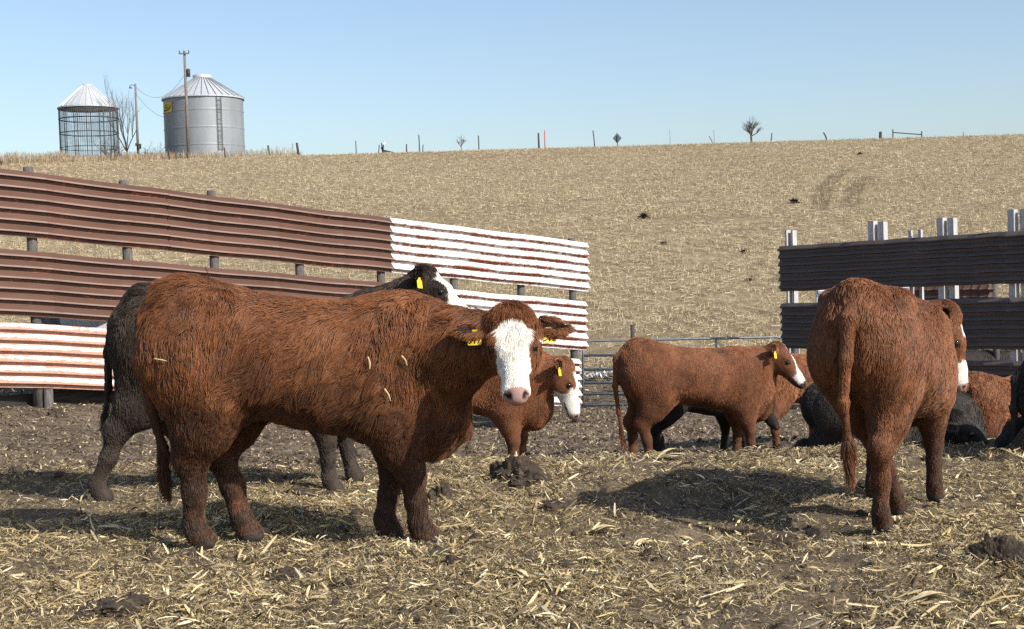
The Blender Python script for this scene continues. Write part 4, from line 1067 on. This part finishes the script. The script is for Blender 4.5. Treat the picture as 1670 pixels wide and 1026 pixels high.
    lift = np.array([.32, .32, .32, .2, .4, .15])[reg] * r.uniform(.4, 1.6, nh) * (.4 + .6 * rough); lift = np.where(poll[kp], .30, lift)
    curl = t * 0 + np.cross(n_, t) * (.35 * sw2[kp][:, :1] + r.normal(0, .10, (nh, 1)))
    grav = A_(0, 0, -.22)
    C1 = p0 + L[:, None] * (.33 * (n_ * lift[:, None] * 1.5 + t * .75))
    C2 = p0 + L[:, None] * (.66 * (n_ * lift[:, None] * 1.0 + t) + .06 * curl + .12 * grav)
    C3 = p0 + L[:, None] * (.95 * t + n_ * lift[:, None] * .62 + .20 * curl + .30 * grav)
    # tips gather into tufts
    nc_ = max(60, int(nh / (22 + 18 * rough))); ci = r.choice(nh, nc_, replace=False); kd = KDTree(nc_)
    for i, c_ in enumerate(ci): kd.insert(p0[c_].tolist(), i)
    kd.balance(); near = np.array([ci[kd.find(a)[1]] for a in p0.tolist()])
    ok = (np.linalg.norm(p0 - p0[near], axis=1) < .08 * s)[:, None] * (np.array([.78, .68, .78, .28, .35, .75])[reg] * r.uniform(.3, 1.1, nh))[:, None] * (.35 + .65 * rough)
    tipc = C3[near] + (p0 - p0[near]) * .25; C3 = C3 + (tipc - C3) * ok
    mc = C2[near] + (p0 - p0[near]) * .6; C2 = C2 + (mc - C2) * ok * .6
    col = col * r.uniform(.78, 1.22, (nh, 1)) * (r.uniform(.80, 1.20, nh)[near][:, None]) ** (.35 + .65 * rough)
    hc_ = bpy.data.hair_curves.new("coat"); hc_.add_curves([4] * nh)
    pos = np.stack([p0 - n_ * .004, C1, C2, C3], 1).astype(np.float32).reshape(-1)
    hc_.attributes["position"].data.foreach_set("vector", pos) if "position" in hc_.attributes else hc_.position_data.foreach_set("vector", pos)
    ra = hc_.attributes.get("radius") or hc_.attributes.new("radius", 'FLOAT', 'POINT')
    ra.data.foreach_set("value", (np.array([1, .95, .7, .2])[None] * (hrad * np.where(reg == 3, .62, 1.0))[:, None]).astype(np.float32).ravel())
    ca_ = hc_.attributes.new("coat_colour", 'FLOAT_COLOR', 'CURVE')
    ca_.data.foreach_set("color", np.concatenate([np.clip(col, .004, .92), np.ones((nh, 1))], 1).astype(np.float32).ravel())
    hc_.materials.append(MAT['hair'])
    link(bpy.data.objects.new("coat", hc_), root)
    # ---- eyes
    for v in (1, -1):
        me = bpy.data.meshes.new("eye"); bm = bmesh.new(); bmesh.ops.create_uvsphere(bm, u_segments=16, v_segments=12, radius=.026 * k)
        bm.to_mesh(me); bm.free(); me.polygons.foreach_set("use_smooth", [True] * len(me.polygons)); me.materials.append(MAT['eye'])
        o = link(bpy.data.objects.new("eye", me), root); o.location = X(.205, .0985 * v, -.008)
    # ---- ear tags
    if tags:
        for v, (eb, ed, en) in ((1, earL), (-1, earR)):
            if tags == 'L' and v < 0 or tags == 'R' and v > 0: continue
            dn = np.cross(ed, en) * 1.0; dn = dn if dn[2] < 0 else -dn
            g = A_(0, 0, -1) + dn * .12; g /= np.linalg.norm(g)
            fac = hu - g * (hu @ g); fac = fac * .8 + ed * .15; fac -= g * (fac @ g); fac /= np.linalg.norm(fac); sx = np.cross(g, fac)
            o0 = eb + ed * .085 * k + en * .024 * k + dn * .024 * k
            prof = [(-.013, 0), (.013, 0), (.016, .014), (.034, .024), (.036, .074), (.031, .079), (-.031, .079), (-.036, .074), (-.034, .024), (-.016, .014)]
            vs = []
            for th in (-.0015, .0015):
                for a, d_ in prof: vs.append(tuple(o0 + (sx * a + g * d_) * k + fac * (th + .012 * (d_ / .08) ** 2) * k))
            n10 = len(prof); fs = [tuple(range(n10))[::-1], tuple(range(n10, 2 * n10))] + [(i, (i + 1) % n10, n10 + (i + 1) % n10, n10 + i) for i in range(n10)]
            me = bpy.data.meshes.new("ear_tag"); me.from_pydata(vs, [], fs); me.update(); me.materials.append(MAT['tag_yellow'])
            to = link(bpy.data.objects.new("ear_tag", me), root); to["label"] = "yellow ear tag"
            if tagtext:
                cu = bpy.data.curves.new("t", 'FONT'); cu.body = tagtext; cu.size = .046; cu.align_x = 'CENTER'; cu.offset = .0011
                tmp = bpy.data.objects.new("t", cu); sc.collection.objects.link(tmp); dg = bpy.context.evaluated_depsgraph_get()
                tm = bpy.data.meshes.new_from_object(tmp.evaluated_get(dg)); bpy.data.objects.remove(tmp)
                right = np.cross(-g, fac) * 1.0
                for vv in tm.vertices:
                    c_ = o0 + (right * vv.co.x + (-g) * (vv.co.y - .070)) * k + fac * (.0030 + .012 * ((.070 - vv.co.y) / .08) ** 2) * k
                    vv.co = Vector(c_)
                tm.name = "tag_number"; tm.materials.clear(); tm.materials.append(MAT['tag_ink'])
                no = link(bpy.data.objects.new("tag_number", tm), to)
    root_geo[root.name] = (V @ Rm + np.array(base), Q)
    return root

root_geo = {}
def gz(x, y, dz=0): return (x, y, float(GB(x, y)) + dz)
BLACK = (0.021, 0.017, 0.0155)
#COWS
LIE = [(-.90, .70, .45, .08), (-.80, .82, .40, .18), (-.60, .97, .40, .27), (-.36, 1.12, .40, .33), (-.1, 1.20, .40, .36), (.2, 1.27, .40, .35), (.45, 1.24, .42, .29), (.66, 1.18, .45, .21), (.80, 1.02, .5, .12)]
# the big red heifer side-on, face to the camera
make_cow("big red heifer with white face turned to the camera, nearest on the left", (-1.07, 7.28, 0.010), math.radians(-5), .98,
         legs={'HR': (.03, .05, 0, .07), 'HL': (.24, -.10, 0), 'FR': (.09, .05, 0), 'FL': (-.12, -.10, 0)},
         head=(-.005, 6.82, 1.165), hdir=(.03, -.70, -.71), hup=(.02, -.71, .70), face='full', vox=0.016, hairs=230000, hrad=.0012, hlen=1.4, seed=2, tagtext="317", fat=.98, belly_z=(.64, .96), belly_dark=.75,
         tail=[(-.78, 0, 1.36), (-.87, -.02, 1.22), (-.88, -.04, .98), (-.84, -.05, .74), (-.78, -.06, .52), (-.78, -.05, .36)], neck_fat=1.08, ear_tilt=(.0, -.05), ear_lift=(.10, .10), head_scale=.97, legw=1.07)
# black cow with a white face right behind it
make_cow("black cow standing behind the big red heifer, only rump, tail and tagged ear showing", gz(-1.72, 9.1, -.02), math.radians(2), .97,
         legs={'HR': (-.36, .02, 0), 'HL': (.20, 0, 0), 'FR': (.03, 0, 0), 'FL': (.16, 0, 0)},
         head=(-.56, 9.10, 1.38), hdir=(.72, -.10, -.68), hup=(.68, -.12, .72), coat=(.042, .029, .022), dark=BLACK, mudcol=(.06, .045, .036), mudz=.75, face='full', hairs=70000, hrad=.0018, rough=.7, torso=[(x, t - .09 * (x > -.55), b_, w_) for x, t, b_, w_ in TORSO], seed=3,
         tail=[(-.76, 0, 1.28), (-.88, 0, 1.17), (-.92, 0, .98), (-.93, 0, .74), (-.97, 0, .52)], head_scale=.88, ear_lift=(.3, 1.0), ear_n=(.45, -.85, .1))
# red heifer with its white nose down, right of the big one
make_cow("red heifer with half white face, head lowered behind the big heifer's chin", (-.38, 10.75, -.20), math.radians(-14), .80,
         head=(.395, 10.50, .66), hdir=(.20, -.10, -.95), hup=(.96, -.2, .22), coat=(.21, .086, .041), belly_dark=.1, mudamt=.4, face='half', hairs=60000, hrad=.0016, hlen=.55, rough=.45, seed=4, fat=.95, neck_fat=1.1, tags=True, ear_lift=(.6, .8), ear_n=(.55, -.8, 0))
# calf with a white blaze in profile
make_cow("red calf with white blaze standing side-on before the tube gate", (1.57, 12.0, float(G(1.56, 12.0)) - .02), math.radians(4), .775,
         legs={'HR': (.06, .03, 0), 'HL': (-.08, 0, 0), 'FR': (.05, .02, 0), 'FL': (-.05, 0, 0)},
         head=(2.25, 11.95, .64), hdir=(.55, -.20, -.80), hup=(.78, -.25, .56), coat=(.178, .071, .033), face='blaze', belly_dark=.35, mudamt=.4, hairs=70000, hrad=.0016, hlen=.5, rough=.4, seed=5, category="calf", name="calf",
         tail=[(-.78, 0, 1.32), (-.90, -.02, 1.20), (-.93, -.06, .90), (-.90, -.06, .60), (-.86, -.06, .32)], ear_lift=(.6, .8), ear_n=(.55, -.8, 0))
# black calf behind it
make_cow("black calf half hidden behind the red calf, only its legs and chest showing", (1.70, 12.85, float(G(1.72, 12.9)) - .02), math.radians(14), .64,
         legs={'HR': (-.12, 0, 0), 'HL': (.1, 0, 0), 'FR': (.12, 0, 0), 'FL': (-.1, 0, 0)},
         head=(2.26, 12.9, .12), hdir=(.5, -.1, -.85), hup=(.8, -.1, .5), coat=BLACK, dark=BLACK, mudcol=(.03, .024, .02), hairs=16000, hrad=.003, hlen=.5, rough=.4, seed=6, tags=False, category="calf", name="calf")
# red calf seen between the blazed calf and the rear-facing cow
make_cow("red curly-coated calf between the blazed calf's head and the rear-view cow", (2.76, 13.75, float(G(2.7, 13.7)) - .03), math.radians(38), .72,
         legs={'HR': (.04, 0, 0), 'HL': (-.1, 0, 0)},
         head=(3.35, 14.3, .40), hdir=(.6, .3, -.7), hup=(.6, .3, .7), coat=(.20, .082, .038), belly_dark=.3, mudamt=.3, hairs=36000, hrad=.0022, hlen=.7, rough=.7, seed=7, tags=False, fat=1.1, category="calf", name="calf")
# black cow lying down
make_cow("black cow lying on the bedding, its head low behind the rear-view cow's front legs", (2.88, 10.7, float(G(2.6, 10.7)) - .03), math.radians(3), .84,
         head=(3.26, 10.40, .18), hdir=(.62, -.3, -.62), hup=(.6, -.3, .7), coat=BLACK, dark=BLACK, mudamt=.55, mudz=.75, mudcol=(.055, .047, .040), lying=True, lie_dz=-.66, torso=LIE, hairs=60000, hrad=.0018, hlen=.85, rough=.75, seed=8, tags=False,
         tail=[(-.84, 0, .80), (-.92, 0, .70), (-.95, .1, .6), (-.98, .2, .5)])
# cow seen from behind
make_cow("red cow seen from behind with long hanging tail, on the right", (2.02, 7.60, .008), math.radians(62), .89,
         legs={'HR': (-.02, .06, 0), 'HL': (.52, -.22, 0), 'FR': (-.02, -.02, 0), 'FL': (-.12, .04, 0)},
         head=(2.53, 8.15, 1.06), hdir=(.20, -.04, -.96), hup=(.95, -.25, .22), face='nose', coat=(.178, .073, .034), vox=0.018, hairs=190000, hrad=.0012, hlen=.85, rough=.7, seed=9, fat=1.12, torso=[(-.86, 1.16, .98, .04), (-.83, 1.33, .88, .10), (-.76, 1.44, .80, .16), (-.62, 1.43, .78, .205), (-.45, 1.37, .73, .25), (-.2, 1.30, .61, .315), (.1, 1.27, .56, .33), (.35, 1.26, .54, .30), (.52, 1.26, .52, .25), (.66, 1.22, .5, .21), (.78, 1.14, .52, .16), (.84, 1.0, .62, .09)], belly_dark=.45, mudamt=.75,
         tail=[(-.76, 0, 1.33), (-.88, .0, 1.22), (-.92, .01, 1.0), (-.92, .03, .76), (-.88, .02, .54), (-.86, .02, .40)], ear_lift=(.2, .75), ear_n=(-.25, -.9, .3))
# red rump at the right edge
make_cow("red curly rump with hanging tail beside the right edge, over a black lying cow", (4.14, 11.95, float(G(4.2, 11.9)) - .02), math.radians(40), .60,
         head=(4.75, 12.5, .5), hdir=(.7, .4, -.6), hup=(.5, .3, .8), coat=(.195, .078, .035), belly_dark=.4, hairs=36000, hrad=.002, hlen=.9, rough=.9, seed=10, tags=False, fat=1.1, category="calf", name="calf",
         tail=[(-.78, 0, 1.32), (-.92, .02, 1.18), (-.96, .05, .90), (-.95, .05, .62), (-.9, .05, .40)])
# black cow lying at the right edge
make_cow("black cow lying half out of frame at the right edge of the yard", (4.24, 9.65, float(G(3.9, 9.6)) - .02), math.radians(-4), .86,
         head=(5.1, 9.4, .75), hdir=(.8, -.3, -.5), hup=(.5, -.2, .8), coat=BLACK, dark=BLACK, mudamt=.55, mudz=.75, mudcol=(.055, .047, .040), lying=True, lie_dz=-.58, hind_back=True, hairs=60000, hrad=.0018, hlen=.85, rough=.75, seed=11, tags=False)
# black cow resting beyond the right fence
make_cow("black cow lying beyond the right fence, only its back showing through the gap", (8.5, 25.2, float(G(8.45, 25.2)) - .02), math.radians(5), .82,
         head=(9.3, 25.0, -.5), hdir=(.8, -.3, -.5), hup=(.5, -.2, .8), coat=BLACK, dark=BLACK, mudamt=.55, mudz=.75, mudcol=(.055, .047, .040), lying=True, hairs=4000, hrad=.006, seed=12, vox=.04, tags=False, group="cattle beyond the fence")
# ------------------------------------------------------------------ mud heaps, clods, husks and straws
m, nt, b = mat("mud", 0.85, 0.3)
n2 = noise(nt, 22, 7, 0.7, objco(nt)); n3 = noise(nt, 70, 4, .7, objco(nt))
nt.links.new(ramp(nt, n2, [(0.3, (0.024, 0.017, 0.012)), (0.55, (0.064, 0.047, 0.033)), (0.78, (0.17, 0.135, 0.095))]), b.inputs["Base Color"])
bump(nt, b, math_(nt, 'ADD', n2, math_(nt, 'MULTIPLY', n3, .5)), 0.9, 0.02); MAT['mud'] = m
def lump_geo(wx, wy, hz, seed, sub=5):
    bm = bmesh.new(); bmesh.ops.create_icosphere(bm, subdivisions=sub, radius=1.0)
    V = np.array([v.co[:] for v in bm.verts]); T = np.array([[v.index for v in f.verts] for f in bm.faces]); bm.free()
    n1 = vnoise(V, .75, seed); n2_ = vnoise(V, .32, seed + 1); n3_ = vnoise(V, .13, seed + 2)
    r_ = .92 + .36 * n1 + .26 * np.abs(n2_) + .09 * np.abs(n3_) + .05 * vnoise(V, .06, seed + 3)
    V = V * r_[:, None] * np.array([wx / 2, wy / 2, hz]); V[:, 2] = np.maximum(V[:, 2], -.05); return V, T
def on_yard(px, py):
    for d in np.arange(5.0, 26, .02):
        q = P(px, py, d)
        if q.z < float(GB(q.x, q.y)): break
    return q
CLODV = []
for i, (px, py, w_, h_, lab) in enumerate([(848, 796, 118, 66, "big dark mud heap under the white-nosed heifer's brisket"), (905, 832, 95, 22, "flat mud lump in front of the big dark mud heap"),
        (1640, 922, 90, 48, "dark cloven mud heap near the lower right corner"), (178, 1004, 115, 24, "low crumbly mud heap in the lower left corner"), (738, 928, 60, 28, "dark mud clod right of the big heifer's front hooves"),
        (470, 950, 90, 14, "flat dark mud clod below the big heifer's belly, left of a second one"), (548, 958, 62, 14, "small dark mud clod below the big heifer's front hooves"), (1265, 890, 95, 14, "low dusty mud lump left of the rear-view cow's hoof"),
        (722, 818, 60, 30, "mud lump straight behind the big heifer's front legs"), (500, 812, 92, 14, "flat wet dung pat in the shade under the big heifer"), (90, 680, 34, 22, "lone clod at the foot of the rusty fence sheets"),
        (1130, 768, 120, 15, "long mud ridge in front of the red calf's feet"), (1240, 782, 70, 14, "mud lump in front of the lying black cow"), (300, 1010, 50, 14, "small clod right of the low crumbly heap"), (1420, 800, 60, 16, "mud lump behind the rear-view cow's tail")]):
    q = on_yard(px, py); sc_ = F / q.y; V, T = lump_geo(w_ / sc_, w_ / sc_ * .8, h_ / sc_ * .95, 50 + i * 7)
    o = np_mesh("mud_clod", V, tris=T, mat=MAT['mud'], smooth=False); o.location = (q.x, q.y + w_ / sc_ * .3, float(G(q.x, q.y)) - .12 * h_ / sc_); o.rotation_euler.z = i * 1.3
    a_ = i * 1.3; tv = V[V[:, 2] > h_ / sc_ * .25]; tv = tv[rng.choice(len(tv), min(len(tv), int(10 + w_ * .5)))]
    CLODV.append(np.stack([tv[:, 0] * math.cos(a_) - tv[:, 1] * math.sin(a_), tv[:, 0] * math.sin(a_) + tv[:, 1] * math.cos(a_), tv[:, 2] + .006], 1) + np.array(o.location))
    tag(o, lab, "mud clod", "mud clods in the yard")
cv = np.concatenate(CLODV); n = len(cv); r = np.random.default_rng(35)
shards("straw_scraps", cv[:, 0], cv[:, 1], cv[:, 2], r.uniform(.015, .07, n), r.uniform(.002, .009, n), r.uniform(0, 6.28, n), r.normal(0, .5, n), straw_cols(n, [3, 3, 2, 4, 4, 2, 2], 5), MAT['straw'], bend=r.normal(0, .1, n), seg=2, roll=r.normal(0, .7, n))
tag(bpy.data.objects["straw_scraps"], "straw scraps stuck to the mud clods", "straw", kind="stuff")
r = np.random.default_rng(33); VV, TT = [], []; base_ = [lump_geo(1, 1, .45, 200 + i, 2) for i in range(8)]; off = 0
ys = 5.0 * (17 / 5.0) ** r.random(3400); xs = r.uniform(-1, 1, 3400) * (.45 * ys + .4)
kp = fbm2(xs, ys, .8, 91, 2) > r.uniform(-.6, .4, 3400); xs, ys = xs[kp], ys[kp]; zs = GB(xs, ys)
for i, (x, y, z) in enumerate(zip(xs, ys, zs)):
    V, T = base_[i % 8]; k = r.lognormal(-3.75, .5) * (1 if y < 10 else 1.5); a = r.uniform(0, 6.28); c_, s_ = math.cos(a), math.sin(a)
    V2 = V * k; V2 = np.stack([V2[:, 0] * c_ - V2[:, 1] * s_, V2[:, 0] * s_ + V2[:, 1] * c_, V2[:, 2]], 1) + np.array([x, y, z + k * .05])
    VV.append(V2); TT.append(T + off); off += len(V)
tag(np_mesh("mud_crumbs", np.concatenate(VV), tris=np.concatenate(TT), mat=MAT['mud']), "small mud crumbs and clods scattered over the yard", "mud", kind="stuff")
# pale corn husks
m, nt, b = mat("corn_husk", 0.6, 0.3)
nt.links.new(ramp(nt, noise(nt, 30, 5, .6, objco(nt, (1, 6, 1))), [(0.3, (0.34, 0.26, 0.13)), (0.7, (0.66, 0.57, 0.36))]), b.inputs["Base Color"]); MAT['husk'] = m
for i, (px, py, L_, nb_, yw, lab) in enumerate([(1045, 892, .10, 7, .5, "pale fan-shaped corn husk in the open bedding between the two nearest cattle"), (1462, 852, .07, 5, 1.2, "short pale husk stub by the rear-view cow's right hooves"),
        (1085, 752, .20, 4, .15, "long pale corn leaf lying at the red calf's feet"), (1500, 990, .15, 4, .2, "long pale husk near the lower right of the bedding"), (975, 872, .13, 4, .0, "pale corn stalk piece lying right of the dark mud clod"),
        (655, 765, .09, 5, .6, "bright husk pile just under the big heifer's brisket"), (850, 948, .10, 4, 2.4, "pale husk leaf in the middle foreground"), (1215, 690 + 215, .06, 3, 1.5, "small upright husk chip left of the rear-view cow")]):
    q = on_yard(px, py); rd = random.Random(60 + i); k = MB(); z0 = float(GB(q.x, q.y))
    for j in range(nb_):
        a = yw + rd.uniform(-.5, .5); wd = L_ * rd.uniform(.10, .2); ln = L_ * rd.uniform(.7, 1.15); b0 = Vector((q.x, q.y, z0 + .01)) + Vector((rd.uniform(-.02, .02), rd.uniform(-.02, .02), 0))
        dr = Vector((math.cos(a), math.sin(a), 0)); sd = Vector((-dr.y, dr.x, 0)); lf = rd.uniform(.05, .5); vs = []
        for t in np.linspace(0, 1, 6):
            c_ = b0 + dr * (ln * (t - .3)) + Vector((0, 0, ln * lf * math.sin(t * 2.4) * .6)); wt = wd * math.sin(.35 + t * 2.6) 
            vs += [c_ + sd * wt + Vector((0, 0, .006)), c_, c_ - sd * wt + Vector((0, 0, .006))]
        k.add(vs, [f for e in range(5) for f in ((3 * e, 3 * e + 1, 3 * e + 4, 3 * e + 3), (3 * e + 1, 3 * e + 2, 3 * e + 5, 3 * e + 4))])
    tag(k.build("corn_husk", MAT['husk'], origin=(q.x, q.y, z0)), lab, "corn husk", "corn husks on the bedding")
# straws caught in the big heifer's coat
from mathutils.bvhtree import BVHTree
Vw, Qw = root_geo["cow"]; bvh = BVHTree.FromPolygons([tuple(v) for v in Vw], [tuple(int(a) for a in q) for q in Qw])
for px, py, qx, qy, lab in [(627, 634, 637, 654, "pale straw stuck low on the big heifer's shoulder"), (600, 582, 603, 602, "pale straw stuck high on the big heifer's ribs"), (655, 580, 664, 596, "curved straw beside the shadow on the big heifer's shoulder"),
        (252, 585, 272, 589, "pale straw caught on the big heifer's buttock"), (430, 692, 440, 700, "tiny straw near the big heifer's flank fold")]:
    pts = []
    for t in (0, .5, 1):
        d_ = (P(px + (qx - px) * t + (2 if t == .5 else 0), py + (qy - py) * t, 5) - CAM).normalized(); hit = bvh.ray_cast(CAM, d_)
        if hit[0] is None: break
        pts.append(hit[0] - d_ * .035)
    if len(pts) == 3:
        k = MB(); k.tube(pts, [.0035, .004, .002], 5); tag(k.build("straw", MAT['husk'], origin=pts[0]), lab, "straw", "straws in the big heifer's coat")
#END
